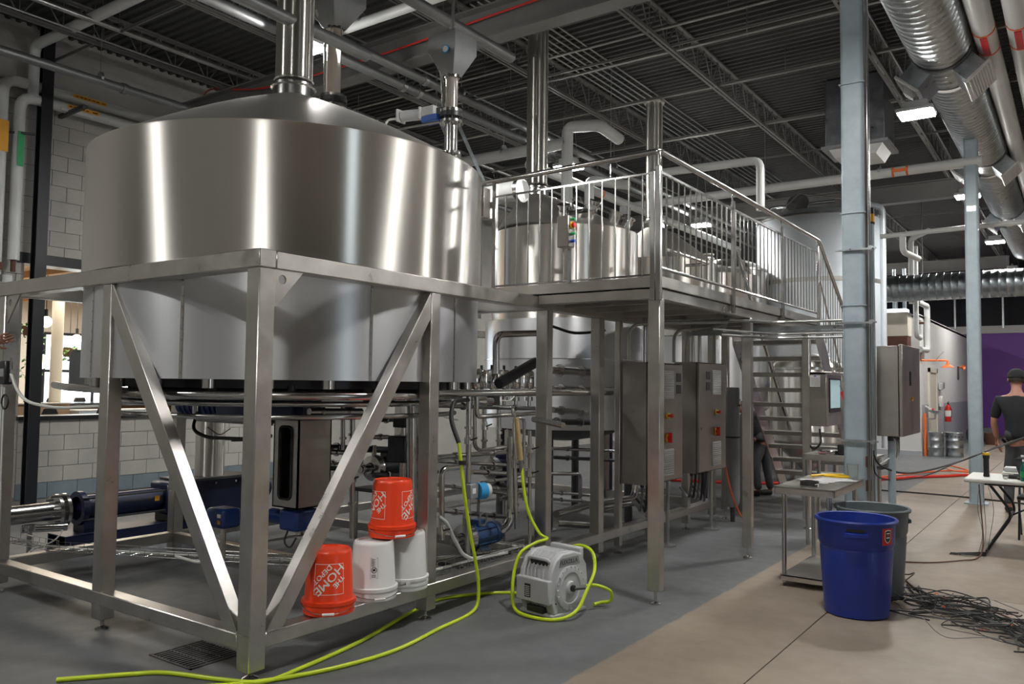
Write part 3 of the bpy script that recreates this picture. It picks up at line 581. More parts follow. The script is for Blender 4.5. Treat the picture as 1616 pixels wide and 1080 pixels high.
# ================================================================ PIPE MAZE under the kettles
MAZE=[
 ('riser_pipe', 'pipe_steel', 0.045, [(-0.75, 2.102, 1.641), (-0.75, 2.125, 0.821), (-0.75, 2.144, 0.103)]),
 ('riser_pipe', 'pipe_steel', 0.022, [(-0.22, 2.184, 1.587), (-0.22, 2.199, 0.291)]),
 ('riser_pipe', 'pipe_steel', 0.036, [(-0.25, 2.807, 1.198), (-0.25, 2.823, 0.438), (-0.42, 2.51, 0.342)]),
 ('riser_pipe', 'pipe_steel', 0.018, [(-0.12, 2.677, 1.211), (-0.12, 2.72, 0.451)]),
 ('riser_pipe', 'pipe_steel', 0.016, [(-0.08, 2.843, 1.258), (-0.08, 2.862, 0.278)]),
 ('vent_loop', 'pipe_steel', 0.014, [(-0.1, 2.64, 1.161), (-0.1, 2.636, 1.369), (-0.1, 2.785, 1.365), (-0.1, 2.798, 0.678)]),
 ('riser_pipe', 'pipe_steel', 0.022, [(-0.9, 1.589, 1.469), (-0.9, 1.619, 0.443)]),
 ('riser_pipe', 'pipe_steel', 0.02, [(-1.3, 1.864, 1.455), (-1.3, 1.876, 1.087)]),
 ('riser_pipe', 'pipe_steel', 0.022, [(-0.8, 3.153, 1.449), (-0.8, 3.163, 1.01)]),
 ('riser_pipe', 'pipe_steel', 0.022, [(-0.8, 3.382, 1.445), (-0.8, 3.392, 0.996)]),
 ('riser_pipe', 'pipe_steel', 0.018, [(-0.5, 2.62, 1.518), (-0.5, 2.63, 1.114), (-0.5, 2.711, 1.072), (-0.5, 3.408, 1.1)]),
 ('drain_pipe', 'pipe_steel', 0.022, [(-0.2, 2.109, 1.003), (-0.2, 1.842, 1.009), (-0.2, 1.856, 0.481)]),
 ('cross_pipe', 'pipe_steel', 0.02, [(-0.2, 2.257, 1.552), (-0.2, 2.261, 1.386), (-0.2, 3.119, 1.397)]),
 ('cross_pipe', 'pipe_steel', 0.022, [(-0.6, 2.25, 1.467), (-0.9, 4.179, 1.398)]),
 ('cross_pipe', 'pipe_steel', 0.02, [(-0.4, 2.025, 1.07), (-0.4, 3.022, 1.053)]),
 ('cross_pipe', 'pipe_steel', 0.016, [(-0.6, 2.261, 1.011), (-0.6, 3.309, 0.896)]),
 ('cross_pipe', 'pipe_steel', 0.02, [(-0.5, 2.6, 0.903), (-0.5, 3.585, 0.787)]),
 ('cross_pipe', 'pipe_steel', 0.014, [(-0.4, 2.603, 0.82), (-0.4, 3.433, 0.813)]),
 ('cross_pipe', 'pipe_steel', 0.016, [(-0.7, 2.384, 0.8), (-0.7, 3.394, 0.617)]),
 ('cross_pipe', 'pipe_steel', 0.016, [(-0.3, 2.74, 0.677), (-0.3, 3.141, 0.678)]),
 ('cross_pipe', 'pipe_steel', 0.016, [(-0.3, 2.559, 0.79), (-0.3, 3.121, 0.697)]),
 ('cross_pipe', 'pipe_steel', 0.022, [(-0.8, 2.508, 0.565), (-0.8, 3.603, 0.363)]),
 ('cross_pipe', 'dark_steel', 0.03, [(-1.4, 1.603, 1.118), (-1.4, 2.926, 1.008)]),
 ('cross_pipe', 'pipe_steel', 0.02, [(-1.1, 1.343, 1.12), (-1.1, 1.716, 1.083)]),
 ('cross_pipe', 'dark_steel', 0.022, [(-1.6, 1.782, 0.927), (-1.6, 3.443, 0.756)]),
 ('cross_pipe', 'pipe_steel', 0.022, [(-1.9, 2.042, 0.92), (-1.9, 3.299, 0.854)]),
 ('cross_pipe', 'pipe_steel', 0.02, [(-1.3, 2.009, 1.186), (-1.3, 2.415, 1.167)]),
 ('cross_pipe', 'dark_steel', 0.02, [(-1.3, 2.308, 1.321), (-1.3, 2.634, 1.312)]),
 ('cross_pipe', 'pipe_steel', 0.026, [(-0.75, 1.031, 1.436), (-0.75, 1.538, 1.426)]),
 ('cross_pipe', 'pipe_steel', 0.02, [(-1.0, 1.997, 1.476), (-1.0, 2.633, 1.474)]),
 ('cross_pipe', 'dark_steel', 0.024, [(-1.2, 2.143, 0.863), (-1.2, 2.882, 0.789)]),
 ('cross_pipe', 'pipe_steel', 0.032, [(-0.8, 4.34, 1.385), (-0.8, 5.142, 1.334)]),
 ('cross_pipe', 'pipe_steel', 0.034, [(-0.75, 4.257, 1.604), (-0.75, 5.05, 1.591)]),
 ('cross_pipe', 'pipe_steel', 0.042, [(-0.6, 3.969, 1.795), (-0.6, 4.784, 1.784)]),
 ('cross_pipe', 'pipe_steel', 0.018, [(-0.9, 4.506, 0.968), (-0.9, 5.91, 0.856)]),
 ('cross_pipe', 'dark_steel', 0.02, [(-0.9, 4.508, 0.874), (-0.9, 5.911, 0.742)]),
 ('cross_pipe', 'pipe_steel', 0.02, [(-0.7, 4.074, 0.75), (-0.7, 4.755, 0.693), (-0.7, 4.76, 0.341)]),
 ('cross_pipe', 'pipe_steel', 0.016, [(-0.8, 4.355, 0.523), (-0.8, 5.155, 0.413)]),
 ('cross_pipe', 'pipe_steel', 0.016, [(-0.6, 4.039, 0.509), (-0.6, 4.803, 0.4)]),
 ('suction_pipe', 'pipe_steel', 0.038, [(-0.35, 3.712, 0.425), (-0.35, 4.363, 0.446), (-0.35, 4.95, 0.42), (-0.35, 5.323, 0.407), (-0.35, 5.385, 0.526)]),
 ('suction_pipe', 'pipe_steel', 0.034, [(-0.25, 3.553, 0.374), (-0.25, 4.189, 0.265)]),
 ('suction_pipe', 'pipe_steel', 0.03, [(-0.4, 4.72, 0.342), (-0.4, 5.424, 0.329)]),
 ('loop_pipe', 'pipe_steel', 0.03, [(-0.3, 2.654, 1.735), (-0.3, 2.646, 2.066), (-0.3, 3.299, 2.115)]),
 ('angled_pipe', 'dark_steel', 0.05, [(-0.5, 2.966, 1.65), (-0.5, 3.554, 1.858)]),
 ('pointer_pipe', 'pipe_steel', 0.024, [(0.02, 2.748, 1.36), (0.42, 2.567, 1.33)]),
 ('cross_pipe', 'dark_steel', 0.03, [(-0.5, 3.753, 1.289), (-0.5, 4.615, 1.255)]),
 ('tray_pipe', 'pipe_steel', 0.016, [(-0.25, 1.867, 0.332), (-0.25, 3.217, 0.218)]),
 ('white_tube', 'white_pvc', 0.014, [(-0.1, 1.696, 0.685), (-0.1, 1.791, 0.627), (-0.1, 1.875, 0.499), (-0.1, 1.983, 0.365), (-0.1, 2.101, 0.308), (-0.1, 2.56, 0.287)]),
]

pm=thing('pipe_manifold','maze of thin stainless process pipes and valves inside the skid frame','pipes',(-.5,2.8,.2))
for n_,m_,r_,pts in MAZE:
    o=ob(n_,B().tube(pts,r_,10,bend=r_*3),m_,pm)
    if n_ in('cross_pipe','riser_pipe') and len(pts)==2:
        a,b_=Vector(pts[0]),Vector(pts[1])
        for t_ in (.22,.74): c=a.lerp(b_,t_); ob('clamp',B().disc(c,b_-a,r_*1.55,.02,14),'pipe_steel',o)
random.seed(3)
def butterfly(x,y,z,r=.035):
    o=ob('butterfly_valve',B().disc((x,y,z),(0,0,1),r,.05,16).disc((x,y,z+.035),(0,0,1),r*.8,.02,16),'chrome',pm); ob('valve_handle',B().tube([(x,y,z),(x+.05,y-.02,z+.01),(x+.12,y-.05,z+.03)],.007,6),'black_plastic',o)
for x,y,z in ((-.22,2.19,1.2),(-.22,2.19,.62),(-.25,2.81,1.05),(-.12,2.69,.98),(-.08,2.85,1.1),(-.08,2.85,.9),(-.9,1.6,.9),(-.75,2.12,.5),(-.2,1.85,.55),(-.25,2.81,.55),(-.8,3.39,1.2),(-.8,3.16,1.25)): butterfly(x,y,z)
for i,(x,y) in enumerate(((-.9,3.40),(-.9,3.60),(-.9,3.80),(-.9,4.04),(-1.1,3.5),(-1.1,3.75),(-.75,2.95))):
    o=ob('pneumatic_actuator',B().lathe([(0,0),(.05,0),(.055,.01),(.055,.17),(.045,.185),(0,.19)],(x,y,1.60),18),'chrome',pm); ob('indicator_cap',B().cyl((x,y,1.79),(x,y,1.83),.014,8),'black_plastic',o); ob('valve_body',B().cyl((x,y,1.42),(x,y,1.60),.022,10).disc((x,y,1.50),(0,0,1),.045,.04,14),'pipe_steel',o)
o=ob('actuator',B().lathe([(.0,0),(.035,0),(.04,.02),(.055,.04),(.055,.14),(.06,.15),(.06,.17),(.055,.18),(.052,.27),(.04,.29),(0,.29)],(-.35,2.36,1.50),20,(0,1,0)),'chrome',pm); ob('solenoid',B().box(-.38,-.32,2.66,2.74,1.47,1.55),'black_plastic',o); ob('solenoid_plug',B().box(-.36,-.33,2.74,2.78,1.50,1.535),'print_white',o)
ob('air_line',B().tube([(-.34,2.78,1.51),(-.30,2.86,1.50),(-.28,2.95,1.58),(-.28,3.1,1.62),(-.3,3.2,1.55)],.005,6,bend=.05),'hose_clear',pm)
ob('air_line',B().tube([(-.5,1.9,1.55),(-.4,1.95,1.45),(-.35,2.05,1.38),(-.3,2.15,1.36)],.006,6,bend=.06),'hose_clear',pm)
o=ob('flow_sensor',B().disc((-.13,2.24,.81),(.3,1,0),.065,.07,24),'sensor_blue',pm); ob('sensor_cover',B().disc((-.12,2.29,.81),(.3,1,0),.055,.05,24),'hose_clear',o); ob('sensor_plate',B().box(-.17,-.12,2.10,2.20,.76,.87),'cast_grey',o,bevel=.004); ob('label_sticker',B().box(-.122,-.117,2.12,2.16,.80,.84),'print_white',o)
o=ob('coiled_cable',B().tube([(-.15+.0*i,2.30+.05*math.cos(i*.5),.58+.05*math.sin(i*.5)) for i in range(26)],.006,6).tube([(-.15,2.24,.75),(-.15,2.22,.66),(-.15,2.27,.6)],.006,6,bend=.03),'grey_rubber',pm)
for (x,y,z) in ((-1.05,4.5,2.25),): ob('loose_cable',B().tube([(x+.4,y-.5,z),(x+.5,y-.2,z-.07),(x+.5,y+.1,z-.05),(x+.5,y+.5,z)],.015,8,bend=.1),'black_rubber',pm)
# pumps on the skid floor
def pump(label,x,y,z,L=.34,r=.085,mt='pump_blue',head=True,ax=(0,1,0)):
    t=thing('pump',label,'pump',(x,y,z-r-.08)); a=Vector(ax)
    c=Vector((x,y,z)); b=B().cyl(c,c+a*L*.85,r,24); mo=ob('motor',b,mt,t,bevel=.008)
    for k in range(9):
        an=PI*(k+.5)/9*2; d=Vector((-a.y,a.x,0))*math.cos(an)+Vector((0,0,1))*math.sin(an); ob('fin',B().beam(c+d*(r+.006)+a*.03,c+d*(r+.006)+a*(L*.8),.006,.016,d),mt,t,smooth=False)
    ob('fan_cover',B().lathe([(r*1.08,0),(r*1.1,L*.02),(r*1.1,L*.2),(r*.9,L*.24),(0,L*.24)],c+a*L*.82,24,a),mt,t)
    o=ob('terminal_box',B().box(x-.045,x+.045,y+.06,y+.16,z+r-.01,z+r+.05) if abs(a.y)>.5 else B().box(x+.06,x+.16,y-.045,y+.045,z+r-.01,z+r+.05),mt,t,bevel=.006)
    if head:
        ob('pump_head',B().lathe([(0,-.12),(.045,-.12),(.05,-.10),(.11,-.09),(.115,-.03),(.09,-.02),(.06,0),(.06,.02)],c,28,a),'pipe_steel',t); ob('inlet',B().cyl(c-a*.12,c-a*.22,.028,12).disc(c-a*.2,a,.042,.02,16),'pipe_steel',t); ob('outlet',B().cyl(c-a*.06+Vector((0,0,.1)),c-a*.06+Vector((0,0,.2)),.022,12),'pipe_steel',t)
    for s in (-1,1): ob('foot',B().prism([c+a*L*.25+Vector((a.y*s*.02,a.x*s*.02,-r+.01)),c+a*L*.6+Vector((a.y*s*.02,a.x*s*.02,-r+.01)),c+a*L*.6+Vector((a.y*s*.09,a.x*s*.09,-r-.08)),c+a*L*.25+Vector((a.y*s*.09,a.x*s*.09,-r-.08))],(0,0,.01)),mt,t)
    return t
pump('small blue pump behind the middle front post, next to the yellow hose',-.36,2.40,.40,mt='blue_metal_dark')
pump('dark pump deep inside the skid, behind the stacked orange bucket',-1.35,2.35,.90,.3,.08,'dark_steel')
pump('navy pump in the dark between the pipes right of the hose grip',-1.25,3.95,.78,.34,.10,'navy_paint')
o=thing('motor_shelf','steel shelf rails inside the skid that the two upper pumps stand on','shelf',(-1.3,3,.7)); 
ob('shelf',B().box(-1.5,-1.15,2.2,2.8,.70,.73),'dark_steel',o); ob('shelf',B().box(-1.42,-1.05,3.85,4.35,.57,.60),'dark_steel',o)
for x,y,z in ((-1.48,2.22,.7),(-1.17,2.22,.7),(-1.48,2.78,.7),(-1.17,2.78,.7),(-1.4,3.87,.57),(-1.07,3.87,.57),(-1.4,4.33,.57),(-1.07,4.33,.57)): ob('leg',B().cyl((x,y,0),(x,y,z),.015,8),'pipe_steel',o)
ob('shelf',B().box(-.50,-.22,2.15,2.8,.20,.235),'dark_steel',o)
dm=thing('agitator_drive','black upright gear drive behind the stacked orange bucket','motor',(-.98,2.27,.95)); ob('controller',B().box(-1.05,-.92,2.2,2.33,1.27,1.38),'black_plastic',dm,bevel=.006); ob('gearbox',B().box(-1.08,-.89,2.17,2.36,.98,1.20),'dark_steel',dm,bevel=.01); ob('neck',B().cyl((-.985,2.265,1.2),(-.985,2.265,1.28),.03,10),'pipe_steel',dm); ob('stem',B().cyl((-.985,2.265,.2),(-.985,2.265,1.0),.03,10),'pipe_steel',dm)
# ring mains below the big kettle
rm=thing('ring_main','horizontal stainless ring pipes curving round just below the big kettle','pipes',(-1.5,1.5,1.5))
def ringpipe(rad,z,r,a0=0,a1=360,m_='pipe_steel'):
    n=int((a1-a0)/6); ob('ring_pipe',B().tube([(-1.5+rad*math.cos(R(a0+(a1-a0)*i/n)),1.5+rad*math.sin(R(a0+(a1-a0)*i/n)),z) for i in range(n+1)],r,10,cap=a1-a0<359),m_,rm)
ringpipe(1.36,1.555,.030,-200,60); ringpipe(1.28,1.50,.020,-180,40); ringpipe(1.33,1.415,.018,-120,30,'pipe_steel'); ringpipe(1.05,1.57,.04,0,360,'dark_steel')
ob('ring_pipe',B().tube([(-.14,1.7,1.575),(-.14,4.4,1.575)],.028,12),'pipe_steel',rm); ob('ring_pipe',B().tube([(-3.0,.35,1.60),(-2.6,.25,1.585),(-1.6,.14,1.57)],.028,12,bend=.1),'pipe_steel',rm)
for i in range(14):
    a=2*PI*i/14+.2; ob('nozzle',B().cyl((-1.5+1.18*math.cos(a),1.5+1.18*math.sin(a),1.50),(-1.5+1.18*math.cos(a),1.5+1.18*math.sin(a),1.62),.03,10),'dark_steel',rm)
# gear motor under the kettle
gm=thing('gear_motor','long blue gear motor lying directly under the big kettle','motor',(-1.8,1.2,1.4))
ob('motor_body',B().cyl((-2.62,1.25,1.44),(-1.95,1.25,1.44),.085,24),'blue_paint',gm,bevel=.01)
for k in range(8): ob('fin',B().disc((-2.55+k*.07,1.25,1.44),(1,0,0),.094,.012,24),'blue_paint',gm)
ob('gearbox',B().box(-1.95,-1.0,1.10,1.38,1.34,1.52),'blue_paint',gm,bevel=.02,seg=2); ob('vertical_shaft',B().cyl((-1.4,1.25,1.5),(-1.4,1.25,1.62),.07,16),'dark_steel',gm)
ob('drain_elbow',B().tube([(-1.9,.9,1.47),(-1.9,.9,1.36),(-1.0,.9,1.36)],.03,10,bend=.09),'pipe_steel',gm)
ob('motor_cable',B().tube([(-2.2,1.1,1.36),(-2.1,1.0,1.25),(-1.9,1.0,1.20),(-1.3,.95,1.22),(-1.0,.9,1.26)],.014,8,bend=.15),'black_rubber',gm)
ob('hanger',B().box(-2.2,-2.15,1.15,1.35,1.5,1.62),'dark_steel',gm)
# lift housing with a slot window
gr=thing('lift_housing','upright steel housing with a rounded slot window, just right of the corner post','housing',(-.8,1.05,.76))
zz=(.765,1.385); x0,x1,y0,y1=-.965,-.700,.90,1.20; cx=(x0+x1)/2; wx=.063
b=B().box(x0,cx-wx,y0,y0+.012,*zz).box(cx+wx,x1,y0,y0+.012,*zz).box(cx-wx,cx+wx,y0,y0+.012,zz[0],.83).box(cx-wx,cx+wx,y0,y0+.012,1.33,zz[1])
ob('front_plate',b,'frame_steel',gr,smooth=False); ob('side_plate',B().box(x1-.012,x1,y0,y1,*zz),'cabinet_steel',gr); ob('side_plate',B().box(x0,x0+.012,y0,y1,*zz),'cabinet_steel',gr); ob('back_plate',B().box(x0,x1,y1-.01,y1,*zz).box(x0,x1,y0,y1,zz[1]-.01,zz[1]).box(x0,x1,y0,y1,zz[0],zz[0]+.01),'dark_steel',gr)
pts=[]
for (a,c_) in (((cx+wx-.03,1.30),0),((cx-wx+.03,1.30),90),((cx-wx+.03,.86),180),((cx+wx-.03,.86),270)):
    for k in range(5): t=R(c_+k*22.5); pts.append((a[0]+.032*math.cos(t),y0-.004,a[1]+.032*math.sin(t)))
pts.append(pts[0]); ob('window_gasket',B().tube(pts,.009,8,cap=False),'black_rubber',gr)
ob('piston_rod',B().cyl((cx-.03,1.0,.80),(cx-.03,1.0,1.37),.008,8).cyl((cx+.035,1.0,1.1),(cx+.035,1.0,1.37),.008,8),'pipe_steel',gr); ob('piston',B().cyl((cx,1.0,1.02),(cx,1.0,1.16),.02,12).cyl((cx,1.0,.82),(cx,1.0,1.02),.032,12),'dark_steel',gr)
ob('hanger_rod',B().cyl((cx,1.1,1.38),(cx,1.1,1.6),.04,12),'dark_steel',gr)
mo=ob('drive_motor',B().box(-.93,-.74,.93,1.13,.60,.75),'pump_blue',gr,bevel=.02,seg=2); mo.data.materials[0]=M['blue_paint']; ob('drive_neck',B().cyl((cx,1.03,.74),(cx,1.03,.77),.05,14),'pipe_steel',gr); ob('side_motor',B().cyl((-.93,1.03,.67),(-1.12,1.03,.67),.055,18),'blue_paint',gr)
ob('motor_cable',B().tube([(-.85,.95,.60),(-.87,.93,.52),(-.80,.93,.48),(-.76,.95,.56)],.007,6,bend=.05),'black_rubber',gr)
vm=thing('valve_motor','small blue valve motor with an orange warning sticker, behind the left brace foot','motor',(-1.3,.75,.3)); ob('motor_body',B().box(-1.42,-1.22,.68,.84,.60,.74),'blue_paint',vm,bevel=.025,seg=2); ob('sticker',B().box(-1.275,-1.245,.676,.679,.635,.66),'yellow_label',vm); ob('sticker',B().box(-1.28,-1.24,.676,.679,.68,.705),'print_white',vm); ob('pedestal',B().cyl((-1.32,.76,.0),(-1.32,.76,.6),.02,10),'pipe_steel',vm); ob('cable',B().tube([(-1.25,.7,.60),(-1.23,.69,.50),(-1.3,.68,.40),(-1.5,.7,.33),(-1.8,.7,.34)],.011,8,bend=.08),'hose_clear',vm)
# wire cable tray on the left base beam
ct=thing('cable_tray','thin wire basket cable tray running along the skid floor','tray',(-1.8,.9,.25))
def tray(p,q,wd_=.12,n=26):
    p=Vector(p);q=Vector(q); d=(q-p).normalized(); s=Vector((-d.y,d.x,0))*wd_/2
    for k,(o_,z) in enumerate(((s,.05),(s,0),(s*0,0),(-s,0),(-s,.05))): ob('wire',B().tube([p+o_+Vector((0,0,z)),q+o_+Vector((0,0,z))],.003,5),'pipe_steel',ct)
    for k in range(n):
        c=p.lerp(q,k/(n-1)); ob('wire',B().tube([c+s+Vector((0,0,.05)),c+s,c-s,c-s+Vector((0,0,.05))],.003,4),'pipe_steel',ct)
tray((-3.15,.45,.26),(-.25,1.75,.26)); tray((-.16,1.75,.26),(-.16,3.0,.26),.14,14); tray((-3.7,.4,.27),(-3.15,.45,.27),.12,7)
ob('tray_cable',B().tube([(-3.6,.4,.285),(-3.1,.47,.28),(-2.2,.86,.28),(-1.2,1.3,.285),(-.3,1.72,.28)],.008,6,bend=.2),'hose_clear',ct)
ob('tray_cable',B().tube([(-.17,1.7,.28),(-.15,2.2,.285),(-.17,2.9,.28)],.010,6),'hose_clear',ct)
# progressing-cavity pump (the long navy one)
sp=thing('screw_pump','long navy-blue screw pump with steel inlet flanges, lying behind the left frame posts','pump',(-4.1,1.5,0))
X=-4.1; Z=.42
ob('rotor_housing',B().cyl((X,1.18,Z),(X,2.12,Z),.115,28),'navy_paint',sp); 
ob('housing_flange',B().lathe([(.11,0),(.16,0),(.16,.05),(.12,.08)],(X,1.12,Z),28,(0,1,0)),'navy_paint',sp); ob('housing_flange',B().box(X-.17,X+.17,1.96,2.10,Z-.15,Z+.17),'navy_paint',sp,bevel=.02)
for s,zz_ in ((.13,.10),(-.13,.10),(.13,-.10),(-.13,-.10)): ob('tie_rod',B().cyl((X+s,1.12,Z+zz_),(X+s,2.05,Z+zz_),.010,6),'black_steel',sp)
ob('inlet_pipe',B().cyl((X,.40,Z),(X,.95,Z),.085,28),'pipe_steel',sp)
for y in (.93,1.0,.36,.42,.18): 
    o=ob('flange',B().disc((X,y,Z),(0,1,0),.155,.03,32),'pipe_steel',sp)
    if y in (.93,.36):
        for k in range(8): a=2*PI*k/8; ob('bolt',B().cyl((X+.13*math.cos(a),y-.05,Z+.13*math.sin(a)),(X+.13*math.cos(a),y+.06,Z+.13*math.sin(a)),.011,6),'chrome',o)
ob('gasket',B().disc((X,.39,Z),(0,1,0),.158,.012,32),'black_rubber',sp)
ob('inlet_pipe',B().cyl((X,-.3,Z),(X,.36,Z),.085,24),'pipe_steel',sp)
ob('suction_box',B().box(X-.19,X+.19,2.12,2.95,.22,.60),'navy_paint',sp,bevel=.012); ob('box_rim',B().box(X-.22,X+.22,2.10,2.97,.59,.615),'dark_steel',sp)
for y in (2.25,2.5,2.75): ob('bolt',B().disc((X+.19,y,.55),(1,0,0),.012,.02,8),'chrome',sp)
ob('base_channel',B().box(X-.17,X+.17,.95,2.9,.04,.052).box(X-.17,X-.155,.95,2.9,.05,.19).box(X+.155,X+.17,.95,2.9,.05,.19).box(X-.17,X+.17,.95,2.9,.185,.195),'navy_paint',sp)
ob('saddle',B().box(X-.10,X+.10,1.15,1.27,.19,.33),'navy_paint',sp); ob('saddle',B().box(X-.12,X+.12,2.0,2.08,.19,.30),'dark_steel',sp)
for y in (1.0,2.8): ob('foot',B().box(X-.2,X+.2,y-.04,y+.04,0,.04),'dark_steel',sp)
ob('warning_label',B().box(X+.105,X+.118,1.85,1.90,Z-.0,Z+.05),'yellow_label',sp)
ob('drive_unit',B().cyl((X,2.95,.42),(X,3.3,.42),.12,20),'navy_paint',sp)
o=ob('sample_valve',B().cyl((-3.9,.62,0),(-3.9,.62,.30),.022,10),'pipe_steel',sp); ob('valve_body',B().cyl((-3.93,.56,.32),(-3.86,.92,.30),.035,14).disc((-3.9,.62,.33),(0,0,1),.05,.05,16),'chrome',o); ob('valve_tube',B().tube([(-3.86,.9,.3),(-3.8,.8,.2),(-3.9,.6,.12),(-3.75,.55,.07)],.007,6,bend=.1),'hose_clear',o)
pc=thing('discharge_chute','tall polished vertical cylinder rising from the navy pump suction box','cylinder',(-4.1,2.55,.615)); ob('shell',B().cyl((X,2.55,.615),(X,2.55,1.62),.155,36),'tank_steel',pc); ob('strap',B().tube([(X+.16,2.4,1.15),(X+.17,2.55,1.05),(X+.14,2.7,1.12)],.006,6,bend=.06),'black_rubber',pc); ob('sensor',B().cyl((X+.14,2.72,1.0),(X+.19,2.86,1.0),.025,12),'black_plastic',pc)
ob('sensor_cable',B().tube([(X+.19,2.86,1.0),(X+.2,2.88,.9),(X+.2,2.84,.8),(X+.21,2.9,.66)],.005,6,bend=.05),'black_rubber',pc)
ch=thing('chute_neck','dark sloping chute bringing spent grain from the kettle to the pump','chute',(-3.3,2.2,1.5)); ob('duct',B().tube([(-2.3,1.9,1.60),(-3.2,2.2,1.72),(-4.1,2.55,1.62)],.10,16,bend=.3),'dark_steel',ch)
# silver valve actuator and hoses by the far left post, under the kettle's edge
va=thing('valve_block','black valve block with clear tubes clamped to the far left frame post','valve',(-2.95,-.03,1.68))
ob('body',B().box(-3.0,-2.90,-.06,-.005,1.60,1.78),'black_plastic',va,bevel=.008); ob('plate',B().box(-2.985,-2.915,-.068,-.06,1.66,1.72),'cast_grey',va); ob('knob',B().cyl((-3.0,-.03,1.67),(-3.08,-.03,1.67),.015,10),'black_plastic',va)
ob('fitting',B().cyl((-2.90,-.03,1.70),(-2.86,-.03,1.70),.014,8).cyl((-2.88,-.03,1.62),(-2.88,-.03,1.80),.008,8),'chrome',va)
ob('clear_hose',B().tube([(-2.87,-.03,1.68),(-2.78,-.02,1.55),(-2.66,0.0,1.47),(-2.45,.1,1.43),(-2.2,.3,1.45)],.012,8,bend=.15),'hose_clear',va)
ob('looped_hose',B().tube([(-2.93+.055*math.cos(i*.55),-.04,1.47+.055*math.sin(i*.55)) for i in range(24)],.006,6),'black_rubber',va)
for i in range(3): ob('drop_tube',B().tube([(-3.04+i*.035,-.03,1.58),(-3.05+i*.04,-.03,1.2),(-3.04+i*.035,-.02,.30)],.008,6,bend=.1),'hose_clear',va)
ac=thing('level_box','weathered grey round-cornered box with knob hanging left of the kettle drum','box',(-2.6,2.3,1.5))
ob('body',B().lathe([(0,0),(.15,0),(.17,.03),(.17,.30),(.15,.33),(0,.33)],(-3.15,.72,1.56),20),'cast_grey',ac); ob('lug',B().box(-3.0,-2.93,.66,.72,1.62,1.66).box(-3.0,-2.93,.66,.72,1.80,1.84),'cast_grey',ac); ob('handle',B().cyl((-3.0,.68,1.72),(-2.85,.62,1.72),.012,8).disc((-2.93,.65,1.72),(1,-.4,0),.03,.03,12),'dark_steel',ac); ob('bracket',B().box(-3.2,-2.6,.68,.74,1.535,1.56),'pipe_steel',ac)
